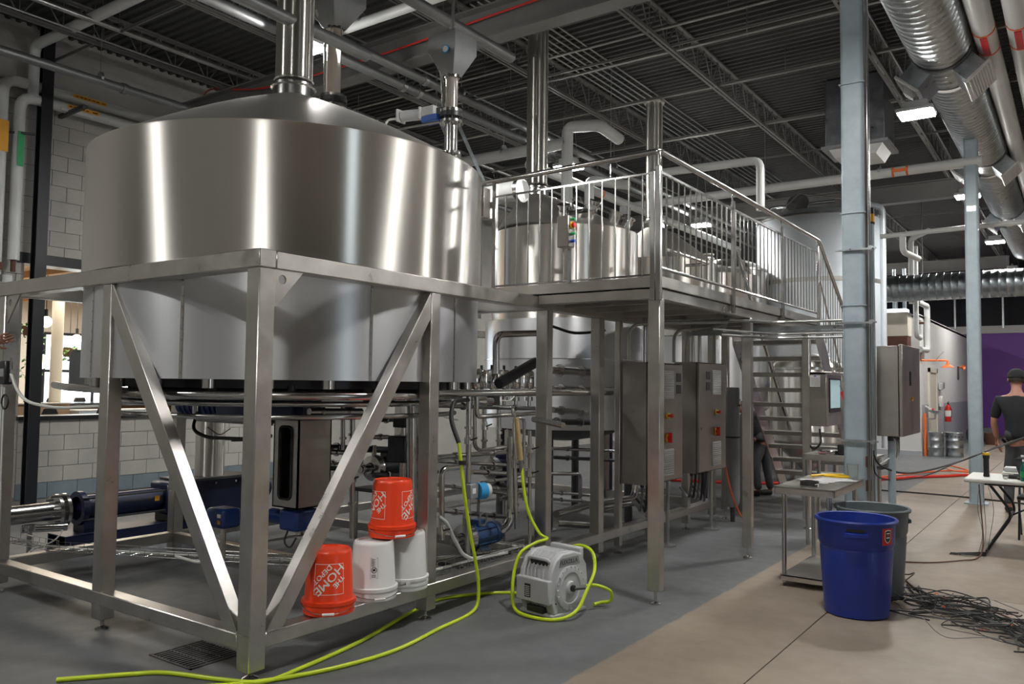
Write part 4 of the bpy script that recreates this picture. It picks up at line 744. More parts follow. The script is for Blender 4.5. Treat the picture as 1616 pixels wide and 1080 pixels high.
# ================================================================ BUCKETS
def bucket(name,label,x,y,z,h,col_,logo,rz=0,seed=0,handle_a=-50,ribs=1):
    # upside-down pail: rim at the bottom, closed base on top
    t=thing(name,label,'bucket',(0,0,0)); rb,rt_=.150,.128
    prof=[(rb-.012,.0),(rb+.004,.0),(rb+.006,.035),(rb+.002,.052),(rb+.012,.058),(rb+.012,.078),(rb-.002,.082),(rb-.005,.09)]
    if ribs>1: prof=[(rb-.012,0),(rb+.004,0),(rb+.006,.018),(rb-.004,.02),(rb-.004,.028),(rb+.009,.03),(rb+.009,.045),(rb-.004,.047),(rb-.004,.062),(rb+.012,.065),(rb+.012,.08),(rb-.004,.083)]
    prof+=[(rt_+.004,h-.02),(rt_,h-.008),(rt_-.006,h),(rt_-.016,h-.002),(rt_-.02,h-.01),(0,h-.008)]
    ob('shell',B().lathe(prof,(0,0,0),56),col_,t)
    ha=R(handle_a); a=Vector((math.cos(ha),math.sin(ha),0)); s=Vector((-a.y,a.x,0))
    pts=[s*(rb+.012)*math.cos(R(q))+a*(rb+.022)*math.sin(R(q))+Vector((0,0,.055-.035*math.sin(R(q)))) for q in range(0,181,12)]
    hn=ob('wire_handle',B().tube(pts,.0028,6),'pipe_steel',t); 
    ob('grip',B().cyl(a*(rb+.022)+s*.035+Vector((0,0,.02)),a*(rb+.022)-s*.035+Vector((0,0,.02)),.008,8),'print_white',hn)
    for q in (1,-1): ob('handle_lug',B().disc(s*(rb+.008)*q+Vector((0,0,.055)),s,.016,.012,12),col_,t)
    def onto(u,v,e=.0012): # surface coords -> cone point
        tt=(v-.09)/(h-.02-.09); r=(rb-.005)*(1-tt)+(rt_+.004)*tt+e; return (r*math.cos(u/.14),r*math.sin(u/.14),v)
    def wrap(vs,fs,u0,v0,ang,mt,nm):
        b=B(); c,s_=math.cos(ang),math.sin(ang); b.add([onto(u0+(p[0]*c-p[1]*s_),v0+(p[0]*s_+p[1]*c)) for p in vs],fs); ob(nm,b,mt,t,smooth=False)
    if logo=='depot':
        for a0 in (-90,30,150):
            u0=R(a0)*.14; v0=.215; S_=.090
            for (px0,py0,px1,py1) in ((-S_,-S_,S_,-S_+.003),(-S_,S_-.003,S_,S_),(-S_,-S_,-S_+.003,S_),(S_-.003,-S_,S_,S_)):
                n=10; vs=[];fs=[]
                for i in range(n+1):
                    for j in (0,1): vs.append((px0+(px1-px0)*i/n,(py0,py1)[j]))
                fs=[(2*i,2*i+2,2*i+3,2*i+1) for i in range(n)]; wrap(vs,fs,u0,v0,0,'print_white','logo_border')
            # three diagonal stencil lines, upside down with the pail
            A=PI+PI/4
            for txt,sz,ofs,xs in (('HOME',.070,0,1.10),('THE',.042,.052,1.0),('DEPOT',.042,-.050,1.05)):
                vs,fs=text_mesh(txt,sz,0); vs=[(p[0]*xs*1.05+ofs*(-1 if txt=='THE' else -.3)*.6,p[1]+ofs) for p in vs]
                # bold by doubling
                wrap(vs,fs,u0,v0,A,'print_white','logo_text'); wrap([(p[0]+.0022,p[1]+.001) for p in vs],fs,u0,v0,A,'print_white','logo_text')
    if logo=='warn':
        u0=R(-78)*.14; v0=.21
        def quad(x0,y0,x1,y1): return [(x0,y0),(x1,y0),(x1,y1),(x0,y1)],[(0,1,2,3)]
        for q in ((-.024,-.065,.024,-.0635),(-.024,.0635,.024,.065),(-.024,-.065,-.0228,.065),(.0228,-.065,.024,.065)): wrap(*quad(*q),u0,v0,0,'print_black','label_frame')
        n=24; vs=[(.019*math.cos(2*PI*i/n),.019*math.sin(2*PI*i/n)-.012) for i in range(n)]+[(.015*math.cos(2*PI*i/n),.015*math.sin(2*PI*i/n)-.012) for i in range(n)]; wrap(vs,[(i,(i+1)%n,n+(i+1)%n,n+i) for i in range(n)],u0,v0,0,'print_black','warning_symbol')
        wrap([(-.013,-.026),(-.010,-.026),(.013,.002),(.010,.002)],[(0,1,2,3)],u0,v0,0,'print_black','warning_bar')
        wrap([(-.009,-.018),(.009,-.018),(.008,-.004),(-.008,-.004)],[(0,1,2,3)],u0,v0,0,'print_black','pictogram')
        for k in range(11): wrap(*quad(-.019,.012+k*.0045,.002 if k%3 else .012,.014+k*.0045),u0,v0,0,'print_black','label_line')
        for k in range(3): wrap(*quad(-.017,-.058+k*.007,.012,-.055+k*.007),u0,v0,0,'print_black','label_line')
    t.location=(x,y,z); t.rotation_euler=(0,0,R(rz)); return t
bucket('bucket','upside-down orange pail with white diagonal lettering, leftmost on the skid beam',-.035,.60,.262,.375,'bucket_orange','depot',rz=47,handle_a=-90)
bucket('bucket','upside-down white pail with a black warning label, beside the lower orange pail',-.075,1.015,.255,.365,'bucket_white','warn',rz=35,handle_a=-65)
bucket('bucket','plain upside-down white pail next to the middle frame post',-.085,1.335,.255,.38,'bucket_white','',rz=20,handle_a=-150,ribs=3)
bucket('bucket','upside-down orange pail stacked on top of the two white pails',-.08,1.19,.625,.375,'bucket_orange','depot',rz=-13,handle_a=-15)
# ================================================================ HOSE REEL
rl=thing('hose_reel','grey plastic hose reel with side hub, standing on the floor','hose reel',(0,0,0))
W2=.15; H2=.44; 
def shellprof(s): return [( -.17*s,.03),(-.10*s,.0),(.10*s,.0),(.17*s,.03),(.205*s,.12),(.215*s,.22),(.20*s,.33),(.14*s,.415),(.06*s,.44),(-.08*s,.44),(-.15*s,.40),(-.20*s,.32),(-.215*s,.22),(-.205*s,.12)]
poly=[(W2,p[0],p[1]) for p in shellprof(1)]
ob('side_shell',B().prism([(W2-.05,p[0],p[1]) for p in shellprof(1)],(.05,0,0)),'reel_grey',rl,bevel=.012,seg=2,angle=30)
ob('side_shell',B().prism([(-W2,p[0],p[1]) for p in shellprof(1)],(.05,0,0)),'reel_grey',rl,bevel=.012,seg=2,angle=30)
# wrap-around drum cover made of ribs
pr=shellprof(.93)
ob('drum_cover',B().prism([(-W2+.05,p[0],p[1]) for p in pr[:6]+pr[6:]],(2*W2-.10,0,0)),'reel_grey',rl,bevel=.006,angle=30)
for k in range(5): ob('rib',B().prism([(-.085+k*.036,p[0],p[1]) for p in shellprof(.985)],(.016,0,0)),'reel_grey',rl,bevel=.004)
ob('front_band',B().box(-W2-.005,W2+.005,-.235,-.19,.10,.27),'reel_grey',rl,bevel=.01,seg=2)
ob('base_plate',B().box(-W2-.01,W2+.01,-.19,.19,.0,.025),'reel_grey',rl,bevel=.006); ob('bottom_slot',B().box(-.08,.08,-.205,-.15,.025,.07),'black_plastic',rl,bevel=.006)
ob('handle_recess',B().box(-.085,.085,-.17,-.08,.345,.40),'black_plastic',rl,bevel=.01); ob('carry_handle',B().tube([(-.10,-.12,.33),(-.10,-.17,.40),(.10,-.17,.40),(.10,-.12,.33)],.013,10,bend=.04),'reel_grey',rl)
ob('top_fin',B().box(-W2,W2,.13,.17,.36,.455),'reel_grey',rl,bevel=.01)
hb=ob('hub_disc',B().lathe([(.155,0),(.155,.012),(.145,.018),(.11,.018),(.105,.01),(.05,.01),(.045,.028),(0,.028)],(W2,.0,.19),40,(1,0,0)),'reel_grey',rl)
for k in range(20): a=2*PI*k/20; ob('hub_tooth',B().beam((W2+.01,.148*math.cos(a),.19+.148*math.sin(a)),(W2+.022,.148*math.cos(a),.19+.148*math.sin(a)),.014,.014),'reel_grey',hb)
ob('inlet_fitting',B().disc((W2+.03,0,.19),(1,0,0),.024,.03,12).cyl((W2+.03,0,.19),(W2+.05,0,.19),.018,10),'black_plastic',rl)
ob('strain_relief',B().tube([(W2+.03,0,.19),(W2+.055,.03,.19),(W2+.06,.12,.18)],.014,10,bend=.03),'grey_rubber',rl)
b=B(); text_on(b,'FLEXZILLA',.042,(W2+.0022,-.01,.375),(0,1,.0),(0,0,1)); text_on(b,'FLEXZILLA',.042,(W2+.0024,-.008,.376),(0,1,.0),(0,0,1)); ob('lettering',b,'print_black',rl,smooth=False)
ob('brand_patch',B().prism([(W2+.0002,-.12,.345),(W2+.0002,.12,.345),(W2+.0002,.10,.405),(W2+.0002,-.10,.405)],(.0015,0,0)),'cast_grey',rl)
b=B().box(-.07,-.015,-.2375,-.235,.13,.225); lb=ob('label',b,'print_black',rl)
for k in range(6): ob('label_line',B().box(-.064,-.022,-.2390,-.2376,.205-k*.013,.209-k*.013),'print_white',lb)
for s in (-1,1): ob('screw',B().disc((W2+.001,s*.15,.10),(1,0,0),.007,.006,8),'black_plastic',rl)
rl.location=(.54,2.25,0); rl.rotation_euler=(0,0,R(-8))
# hoses: the lime one
def hose(name,label,pts,r,m_,bend=.25,n=12):
    o=ob(name,B().tube(smooth(pts),r,n),m_,None,base=pts[0]); return tag(o,label,'hose')
def smooth(pts,k=8):
    P=[Vector(p) for p in pts]; o=[]
    for i in range(len(P)-1):
        p0=P[max(i-1,0)];p1=P[i];p2=P[i+1];p3=P[min(i+2,len(P)-1)]
        for j in range(k):
            t=j/k; o.append(.5*((2*p1)+(p2-p0)*t+(2*p0-5*p1+4*p2-p3)*t*t+(3*p1-p0-3*p2+p3)*t**3))
    o.append(P[-1]); return o
h1=hose('air_hose','lime-yellow hose hanging from the valve pipe and sweeping across the floor to the near left',
 [(.055,1.722,1.24),(.09,1.745,.90),(.10,1.80,.62),(.11,1.87,.36),(.12,1.90,.14),(.13,1.82,.015),(.20,1.36,.013),(.27,.86,.013),(.20,.40,.013),(.03,.02,.013),(-.13,-.18,.013),(-.35,-.42,.013),(-.70,-.75,.013)],.0125,'hose_yellow')
ob('end_sleeve',B().tube(smooth([(-.2,2.15,1.52),(-.12,1.95,1.52),(-.06,1.80,1.50),(-.02,1.73,1.38),(.06,1.72,1.22)]),.017,10),'black_rubber',h1); ob('clip',B().disc((.083,1.735,1.08),(0,0,1),.028,.03,12),'black_rubber',h1)
h2=hose('air_hose','lime-yellow hose coming out of the reel base and crossing the floor under the first hose',
 [(.42,2.22,.06),(.33,2.35,.03),(.07,2.44,.013),(-.12,2.26,.013),(-.28,1.92,.013),(-.20,1.5,.013),(-.02,.85,.013),(.06,.3,.013),(.06,.05,.013),(-.14,-.06,.013),(-.48,-.185,.013),(-.62,-.32,.013),(-.85,-.6,.013)],.0125,'hose_yellow')
h3=hose('air_hose','lime-yellow hose looping round the grey reel and rising to the tan wrapped grip',
 [(.76,2.34,.19),(.80,2.44,.18),(.86,2.53,.13),(.84,2.57,.05),(.76,2.56,.025),(.74,2.50,.02)],.0125,'hose_yellow')
h4=hose('air_hose','lime-yellow hose hanging straight down from the tan grip behind the reel',
 [(.04,2.55,1.00),(.07,2.545,.80),(.11,2.56,.62),(.20,2.58,.47),(.31,2.52,.45),(.30,2.38,.44),(.25,2.25,.38),(.24,2.18,.26),(.28,2.10,.12),(.38,2.0,.03),(.56,1.96,.015),(.72,2.02,.015),(.80,2.14,.06),(.81,2.27,.18),(.80,2.40,.30),(.74,2.47,.41),(.62,2.50,.44),(.50,2.50,.40)],.0125,'hose_yellow')
gp=thing('spray_gun','hose grip wrapped in tan tape hanging from a pipe behind the reel','hose grip',(.03,2.52,1.35)); ob('wrapped_grip',B().tube([(.02,2.50,1.38),(.03,2.52,1.2),(.035,2.545,1.04)],.022,12),'wood_wrap',gp); ob('hook',B().tube([(.02,2.50,1.36),(.0,2.49,1.44),(-.04,2.52,1.46),(-.06,2.56,1.40)],.008,8,bend=.03),'chrome',gp); ob('strain_relief',B().tube([(.035,2.545,1.04),(.04,2.55,.94)],.018,10),'grey_rubber',gp)
# ================================================================ BINS
def bin_(label,x,y,mt,h=.70,r=.272,rb=.222,blue=True,rz=0):
    t=thing('trash_bin',label,'bin',(0,0,0))
    prof=[(0,.012),(rb-.02,.0),(rb,.01),(rb+.012,.18),(rb+.03,h*.68),(r-.025,h*.70),(r-.012,h*.74),(r-.004,h-.03),(r+.012,h-.028),(r+.016,h-.012),(r+.008,h),(r-.008,h-.004),(r-.022,h*.76),(rb+.018,h*.68),(rb-.01,.03),(0,.025)]
    ob('barrel',B().lathe(prof,(0,0,0),64),mt,t)
    for s in (1,-1):
        pts=[]; 
        b=B()
        for (a0,a1) in ((-16,16),): 
            vs=[];n=8
            for i in range(n+1):
                a=R(a0+(a1-a0)*i/n); 
                for (rr,zz_) in ((r-.012,h-.075),(r+.014,h-.085),(r+.014,h-.11),(r-.016,h-.118)): vs.append((s*rr*math.cos(a),s*rr*math.sin(a),zz_))
            fs=[(4*i+k,4*i+(k+1)%4,4*i+4+(k+1)%4,4*i+4+k) for i in range(n) for k in range(4)]+[(0,1,2,3),(4*n+3,4*n+2,4*n+1,4*n)]
            b.add(vs,fs)
        ob('grip',b,mt,t)
        if blue: ob('grip_recess',B().prism([(s*(r-.003)*math.cos(R(q)),s*(r-.003)*math.sin(R(q)),h-.072) for q in range(-13,14,13)]+[(s*(r+.002)*math.cos(R(q)),s*(r+.002)*math.sin(R(q)),h-.072) for q in range(13,-14,-13)],(0,0,.02)),'black_plastic',t)
    if blue:
        b=B(); n=6
        def pt(u,v,e=.002): rr=r-.012+(v-h*.74)/(h*.26)*.008+e; a=R(52)+u/r; return (rr*math.cos(a),rr*math.sin(a),v)
        vs=[];
        for i in range(n+1): vs+=[pt(-.055+.11*i/n,.535),pt(-.055+.11*i/n,.655)]
        b.add(vs,[(2*i,2*i+2,2*i+3,2*i+1) for i in range(n)]); st=ob('sticker',b,'print_red',t,smooth=False)
        sh=[(-.03,.64),(0,.645),(.03,.64),(.033,.58),(.02,.56),(0,.548),(-.02,.56),(-.033,.58)]
        for sc_,mm,e in ((1.0,'print_white',.0032),(.86,'print_black',.0042)): bb=B(); bb.add([pt(u*sc_,.597+(v-.597)*sc_,e) for u,v in sh],[tuple(range(8))]); ob('shield',bb,mm,st,smooth=False)
        for k,z in enumerate((.615,.60,.585)): bb=B(); bb.add([pt(-.018,z,.005),pt(.018,z,.005),pt(.018,z+.008,.005),pt(-.018,z+.008,.005)],[(0,1,2,3)]); ob('label_line',bb,'print_white' if k!=1 else 'print_red',st,smooth=False)
    t.location=(x,y,0); t.rotation_euler=(0,0,R(rz)); return t
bin_('big round blue plastic bin with a red shield sticker, in front of the steel column',2.35,3.56,'bin_blue',rz=-78)
bin_('dark grey round bin half hidden behind the blue bin',2.33,4.22,'bin_grey',h=.70,blue=False,rz=20)
# ================================================================ SIDE TABLE
st=thing('work_table','small stainless work table with papers on it, left of the blue bin','table',(1.85,4.5,0))
ob('tabletop',B().box(1.62,2.10,3.98,5.02,.815,.828).box(1.62,1.625,3.98,5.02,.765,.82).box(2.095,2.10,3.98,5.02,.765,.82).box(1.62,2.10,3.98,3.985,.765,.82).box(1.62,2.1,5.015,5.02,.765,.82),'frame_steel',st)
for x in (1.68,2.04):
    for y in (4.05,4.95): q=ob('leg',B().cyl((x,y,.03),(x,y,.815),.02,14),'pipe_steel',st); ob('foot',B().cyl((x,y,0),(x,y,.03),.012,8),'dark_steel',q)
ob('lower_shelf',B().box(1.66,2.06,4.02,4.98,.085,.095).box(1.655,1.66,4.02,4.98,.05,.095).box(2.055,2.06,4.02,4.98,.05,.095).box(1.66,2.06,4.02,4.025,.05,.095),'frame_steel',st)
def lone(name,b,m_,label,cat,base,**k): return tag(ob(name,b,m_,None,base=base,**k),label,cat)
tp=lone('tape_roll',B().lathe([(.075,0),(.075,.035),(.045,.035),(.045,0),(.075,0)],(1.84,4.22,.829),28),'black_rubber','flat black coil at the front of the small stainless table','coil',(1.84,4.22,.829))
ob('tag_tail',B().tube([(1.90,4.17,.84),(1.93,4.15,.85),(1.935,4.13,.80)],.004,6),'print_white',tp)
pp=random.Random(5)
for k,(x,y,a) in enumerate(((1.80,4.52,.3),(1.88,4.66,-.2),(1.95,4.78,.5))):
    c,s=math.cos(a),math.sin(a); q=[(-.11,-.15),(.11,-.15),(.11,.15),(-.11,.15)]
    lone('paper_sheet',B().prism([(x+u*c-v*s,y+u*s+v*c,.829+k*.0025) for u,v in q],(0,0,.001)),'paper',('white paper sheet nearest the black coil on the small table','middle of three overlapping white sheets on the small table','white paper sheet at the column end of the small table')[k],'paper',(x,y,.829+k*.0025),smooth=False)
ys=lone('yellow_strap',B().tube(smooth([(1.70,4.80,.845),(1.78,4.92,.85),(1.90,4.95,.855),(2.0,4.9,.85),(1.92,4.86,.85),(1.80,4.86,.85)]),.012,8),'yellow_plastic','yellow coiled strap at the back of the small table','strap',(1.7,4.8,.829))
jr=thing('plastic_jug','translucent measuring jug at the back of the small table','jug',(2.03,4.93,.829)); ob('body',B().lathe([(0,0),(.042,0),(.05,.13),(.054,.135),(.046,.13),(.04,.01),(0,.01)],(2.03,4.93,.829),20),'sight_glass',jr)
# second table behind with device
t2=thing('work_table','stainless table behind the column holding a black device','table',(1.9,6.2,0)); 
ob('tabletop',B().box(1.30,2.0,5.95,6.5,.93,.95).box(1.30,2.0,5.95,5.955,.89,.93),'frame_steel',t2)
for x in (1.34,1.96):
    for y in (6.0,6.45): ob('leg',B().cyl((x,y,0),(x,y,.93),.02,10),'pipe_steel',t2)
kp=thing('black_device','black electronic device with keys on the table behind the column','device',(1.78,6.15,.95)); ob('body',B().box(1.63,1.90,6.05,6.28,.95,1.06),'black_plastic',kp,bevel=.015,seg=2); ob('knob',B().disc((1.68,6.05,1.02),(0,1,0),.03,.03,14),'black_plastic',kp)
tb=lone('steel_tray',B().box(1.45,1.62,6.0,6.3,.95,.99),'chrome','shallow steel tray beside the black device','tray',(1.5,6.1,.95),bevel=.01)
# ================================================================ HMI PANEL on the platform post
hm=thing('operator_panel','steel operator panel box with a touch screen on the post by the stairs','control panel',(1.2,7.2,1.2))
ob('enclosure',B().box(1.03,1.30,6.95,7.60,1.20,1.83),'cabinet_steel',hm,bevel=.006); ob('hood',B().box(1.05,1.36,6.95,7.60,1.80,1.835),'frame_steel',hm,bevel=.004)
fp=ob('front_plate',B().box(1.30,1.315,6.96,7.59,1.21,1.80),'frame_steel',hm); ob('screen_bezel',B().box(1.315,1.325,7.02,7.53,1.36,1.76),'black_plastic',fp); ob('touch_screen',B().box(1.325,1.328,7.05,7.50,1.41,1.74),'screen',fp)
sh=ob('notice_sheet',B().box(1.12,1.235,6.944,6.949,1.66,1.795),'paper',hm,smooth=False); 
for k in range(7): ob('text_line',B().box(1.13,1.225,6.9425,6.9438,1.675+k*.014,1.679+k*.014),'cast_grey',sh,smooth=False)
ob('logo_mark',B().box(1.165,1.19,6.9425,6.9438,1.776,1.79),'blue_plastic',sh,smooth=False)
ob('cable_loop',B().tube([(1.1,6.97,1.2),(1.08,6.95,1.0),(1.16,6.95,.92),(1.24,6.96,1.0),(1.22,6.97,1.17)],.012,8,bend=.06),'black_rubber',hm)
rt2=thing('red_tag','red lockout tag hanging beside the operator panel screen','tag',(1.4,7.6,1.55)); ob('tag_plate',B().prism([(1.36,7.35,1.60),(1.42,7.35,1.62),(1.45,7.35,1.53),(1.39,7.35,1.50)],(0,.01,0)),'red_plastic',rt2,bevel=.004); ob('cord',B().tube([(1.40,7.355,1.61),(1.34,7.4,1.68)],.003,5),'black_rubber',rt2)
# ================================================================ COLUMN-MOUNTED BOX
cb=thing('wall_enclosure','large grey steel electrical box with side door, fixed behind the near steel column','control box',(2.25,6,1.2))
ob('body',B().box(2.10,2.30,5.62,6.60,1.19,2.06),'cabinet_steel',cb,bevel=.006); 
d=ob('door',B().box(2.303,2.335,5.61,6.61,1.19,2.075),'cabinet_steel',cb,bevel=.006); ob('latch',B().box(2.335,2.345,6.0,6.06,1.68,1.82),'dark_steel',d); ob('lock',B().disc((2.34,6.1,1.55),(1,0,0),.022,.02,12),'yellow_label',d)
for i,dy in enumerate((0,.16,.32)): ob('gland',B().cyl((2.2,5.75+dy,1.14),(2.2,5.75+dy,1.19),.028,10),'black_plastic',cb)
ob('down_pipe',B().cyl((2.2,5.80,1.16),(2.2,5.80,0),.035,12),'column_paint',cb); ob('drop_cable',B().tube([(2.2,6.1,1.16),(2.2,6.1,.98),(2.12,5.8,.86),(2.0,5.5,.92)],.022,10,bend=.1),'grey_rubber',cb)
for i in range(3): ob('drop_cable',B().tube([(2.2,5.9+i*.1,1.16),(2.22,5.85+i*.08,1.0-.03*i),(2.1,5.6,.90),(2.1,5.45,1.0)],.006,6,bend=.1),'hose_clear',cb)
ob('side_conduit',B().cyl((2.09,5.55,1.22),(2.09,5.55,2.02),.016,10),'pipe_steel',cb)
ob('mount_strut',B().box(2.07,2.11,5.48,5.56,0,3.24),'column_paint',cb)
bk=thing('warning_beacon','orange warning beacon on the strut beside the near column','beacon',(2.09,5.52,3.24)); ob('base',B().cyl((2.09,5.52,3.24),(2.09,5.52,3.26),.035,16),'black_plastic',bk); ob('lens',B().cyl((2.09,5.52,3.26),(2.09,5.52,3.34),.03,16),'yellow_label',bk); ob('cap',B().cyl((2.09,5.52,3.34),(2.09,5.52,3.40),.031,16),'black_plastic',bk)
# conduits running from under the platform to the column
cn=thing('conduit_run','bundle of horizontal steel conduits and struts between the platform and the near column','conduit',(1.5,5.3,2.1))
for i,(z,r_) in enumerate(((2.285,.014),(2.13,.013),(2.17,.010))): ob('conduit',B().tube([(1.0,4.6-.2*i,z),(1.25,5.12+i*.02,z),(1.90,5.14+i*.02,z)],r_,8,bend=.15),'conduit',cn)
ob('strut_channel',B().beam((1.0,5.30,2.235),(1.90,5.30,2.235),.04,.04),'galvanized',cn); ob('strut_channel',B().beam((.3,5.25,2.20),(1.90,5.25,2.185),.04,.035),'galvanized',cn)
for z in (2.26,2.95,1.16): ob('strut_clamp',B().box(1.84,2.20,5.16,5.18,z-.008,z+.008).cyl((2.16,5.1,z),(2.16,5.2,z),.02,8),'galvanized',cn)
for dx,r_ in ((.03,.016),(.06,.010)): ob('vertical_conduit',B().cyl((2.07+dx,5.24,.3),(2.07+dx,5.24,6.25),r_,8),'pipe_steel',cn)
for x,y in ((.13,4.5),(.13,5.9),(.2,5.4)): ob('drop_conduit',B().tube([(x,y-.25,1.9),(x,y-.25,2.24),(x+.35,y-.1,2.26),(.95,4.7,2.27)],.018,8,bend=.12),'conduit',cn)
# ================================================================ FOLDING TABLE + things on it
ft=thing('folding_table','white folding table with black bent-tube legs at the right edge','table',(3.6,7.05,0))
ob('tabletop',B().box(2.72,4.55,6.66,7.42,.70,.742),'table_white',ft,bevel=.015,seg=2)
for x,s in ((2.98,1),(4.3,-1)):
    for y in (6.76,7.32): ob('leg',B().tube([(x-.05*s,y,.70),(x+.13*s,y,.45),(x+.14*s,y,.36),(x-.07*s,y,.0+.015)],.014,8,bend=.06),'black_steel',ft)
    ob('crossbar',B().cyl((x-.07*s,6.72,.015),(x-.07*s,7.36,.015),.014,8),'black_steel',ft); ob('crossbar',B().cyl((x+.135*s,6.76,.36),(x+.135*s,7.32,.36),.010,8),'black_steel',ft)
ob('brace',B().cyl((3.12,7.04,.36),(3.7,7.04,.69),.009,8),'black_steel',ft); ob('brace',B().cyl((4.16,7.04,.36),(3.7,7.04,.69),.009,8),'black_steel',ft); ob('under_rail',B().cyl((2.9,6.72,.69),(4.4,6.72,.69),.012,8),'black_steel',ft)
fk=thing('flashlight','upright black flashlight with yellow top on the folding table','flashlight',(2.90,6.95,.743)); ob('body',B().lathe([(0,0),(.027,0),(.03,.01),(.026,.04),(.026,.18),(.032,.20),(.032,.225),(0,.225)],(2.90,6.95,.743),18),'black_rubber',fk); ob('end_ring',B().lathe([(.02,.225),(.034,.225),(.034,.25),(.02,.25)],(2.90,6.95,.743),18),'yellow_plastic',fk)
for k,(x,y,lb) in enumerate(((3.10,6.90,'black spray gun lying nearest the flashlight'),(3.18,7.12,'black hand tool lying farther back on the folding table'),)):
    q=thing('hand_tool',lb,'tool',(x,y,.743)); ob('body',B().cyl((x,y,.765),(x+.12,y+.02,.765),.022,12),'black_plastic',q); ob('handle',B().beam((x+.08,y,.757),(x+.10,y-.10,.757),.026,.026),'black_rubber',q,bevel=.006); ob('nozzle',B().cyl((x-.05,y-.01,.765),(x,y,.765),.012,10),'pipe_steel',q)
def folder(x,y,w_,d_,h_,m_,lb,nm='case',cat='box',z=.743): return lone(nm,B().box(x,x+w_,y,y+d_,z,z+h_),m_,lb,cat,(x,y,z),bevel=.008)
folder(3.02,7.18,.26,.18,.04,'table_white','lower white plastic box at the back of the folding table'); folder(3.04,7.20,.22,.15,.05,'lamp_housing','pale box stacked on the white one at the back of the folding table',z=.784)
def bottle(x,y,z,lb,s=1):
    t=thing('water_bottle',lb,'bottle',(x,y,z)); ob('body',B().lathe([(0,0),(.03,0),(.033,.01),(.033,.11),(.028,.14),(.012,.18),(.012,.20)],(x,y,z),18),'bottle_green',t); ob('cap',B().cyl((x,y,z+.195),(x,y,z+.215),.014,12),'print_white',t); ob('label',B().lathe([(.0338,.04),(.0338,.10)],(x,y,z),18),'green_plastic',t)
bottle(3.245,6.72,.743,'green plastic bottle at the right edge of the photo, standing upright in front'); bottle(3.20,7.34,.743,'green bottle with a white cap standing behind the grey bag')
bg=thing('tool_bag','dark grey open bag on the folding table beside the green bottles','bag',(3.26,7.05,.743)); ob('body',B().prism([(3.20,6.95,.743),(3.40,6.95,.743),(3.46,6.95,.96),(3.14,6.95,.93)],(0,.22,0)),'cloth_grey',bg,bevel=.02,seg=2); ob('flap',B().prism([(3.14,6.94,.93),(3.46,6.94,.96),(3.43,6.94,1.0),(3.18,6.94,.96)],(0,.05,0)),'cloth_grey',bg,bevel=.01)
for i in range(6):
    rr=random.Random(i); x,y=3.02+rr.random()*.18,6.78+rr.random()*.2; tag(ob('small_part',B().box(x,x+.035,y,y+.03,.743,.762),'black_plastic' if i%2 else 'hose_clear',None,base=(x,y,.743),bevel=.004),'small loose plastic part scattered on the folding table','part','loose parts on the folding table')
cc=thing('folding_chair','dark folding chair partly cut off by the right edge, behind the table','chair',(3.35,7.9,0)); ob('seat',B().box(3.12,3.55,7.7,8.1,.44,.48),'black_plastic',cc,bevel=.01); ob('backrest',B().box(3.14,3.53,8.1,8.13,.62,.88),'black_plastic',cc,bevel=.01)
for s in (0,.40): ob('leg',B().tube([(3.135+s,7.68,.01),(3.135+s,8.12,.9)],.012,8),'black_steel',cc); ob('leg',B().tube([(3.135+s,8.12,.01),(3.135+s,7.72,.46)],.012,8),'black_steel',cc)
# ================================================================ CABLES ON THE FLOOR
rn=random.Random(11)
def fc(name,label,pts,r,m_,cat='cable',n=6): 
    o=ob(name,B().tube(smooth(pts),r,n),m_,None,base=(pts[0][0],pts[0][1],0)); return tag(o,label,cat)
pile=B()
def wire(cx,cy,n_,rad,r,dx=.3):
    pts=[];a=rn.random()*6;x,y=cx,cy
    for i in range(n_):
        a+=rn.uniform(.3,1.1); rr=rad*rn.uniform(.5,1.1); pts.append((x+rr*math.cos(a)*1.5,y+rr*math.sin(a)*.8,rn.uniform(.008,.05)+.06*rn.random()**3)); x+=rn.uniform(-.06,.09)*dx; y+=rn.uniform(-.05,.04)*dx
    return pts
cl=thing('cable_pile','big tangle of thin black cables on the concrete right of the blue bin','cables',(3.0,3.9,0))
for k in range(34):
    cx=2.70+rn.random()*1.0; cy=4.15-(cx-2.70)*.85+rn.uniform(-.32,.30); ob('cable',B().tube(smooth(wire(cx,cy,rn.randint(6,13),rn.uniform(.10,.34),.005),5),rn.choice((.0025,.003,.005,.006)),6),rn.choice(('black_rubber','black_rubber','black_rubber','grey_rubber')),cl)
for k in range(9):
    a=(2.50+rn.random()*.1,4.3+rn.random()*.4,.01); ob('cable',B().tube(smooth([a,(2.75,4.15+rn.uniform(-.2,.2),.02),(3.1,3.9+rn.uniform(-.2,.2),.05),(3.5,3.45+rn.uniform(-.25,.25),.02),(4.1,2.9+rn.uniform(-.3,.3),.012)],6),rn.choice((.004,.006,.008)),6),'black_rubber',cl)
for x,y in ((2.75,4.35),(2.85,3.95),(3.3,3.7),(3.15,3.5),(3.55,3.3)): ob('orange_tie',B().tube([(x,y,.03),(x+.02,y+.01,.05),(x+.04,y,.03)],.005,5),'hose_orange',cl)
fc('extension_cord','thin brown extension cord curving over the black cable tangle',[(2.45,4.9,.01),(2.60,4.55,.012),(2.85,4.25,.04),(3.15,4.05,.05),(3.5,3.75,.02),(4.2,3.2,.01)],.007,'rust_brown','cord')
fc('extension_cord','dark orange cord from the folding table leg to the bins',[(2.2,5.6,.01),(2.5,5.75,.01),(2.75,6.05,.012),(2.88,6.30,.02),(2.90,6.5,.15),(2.88,6.60,.40),(2.86,6.63,.69)],.007,'rust_brown','cord')
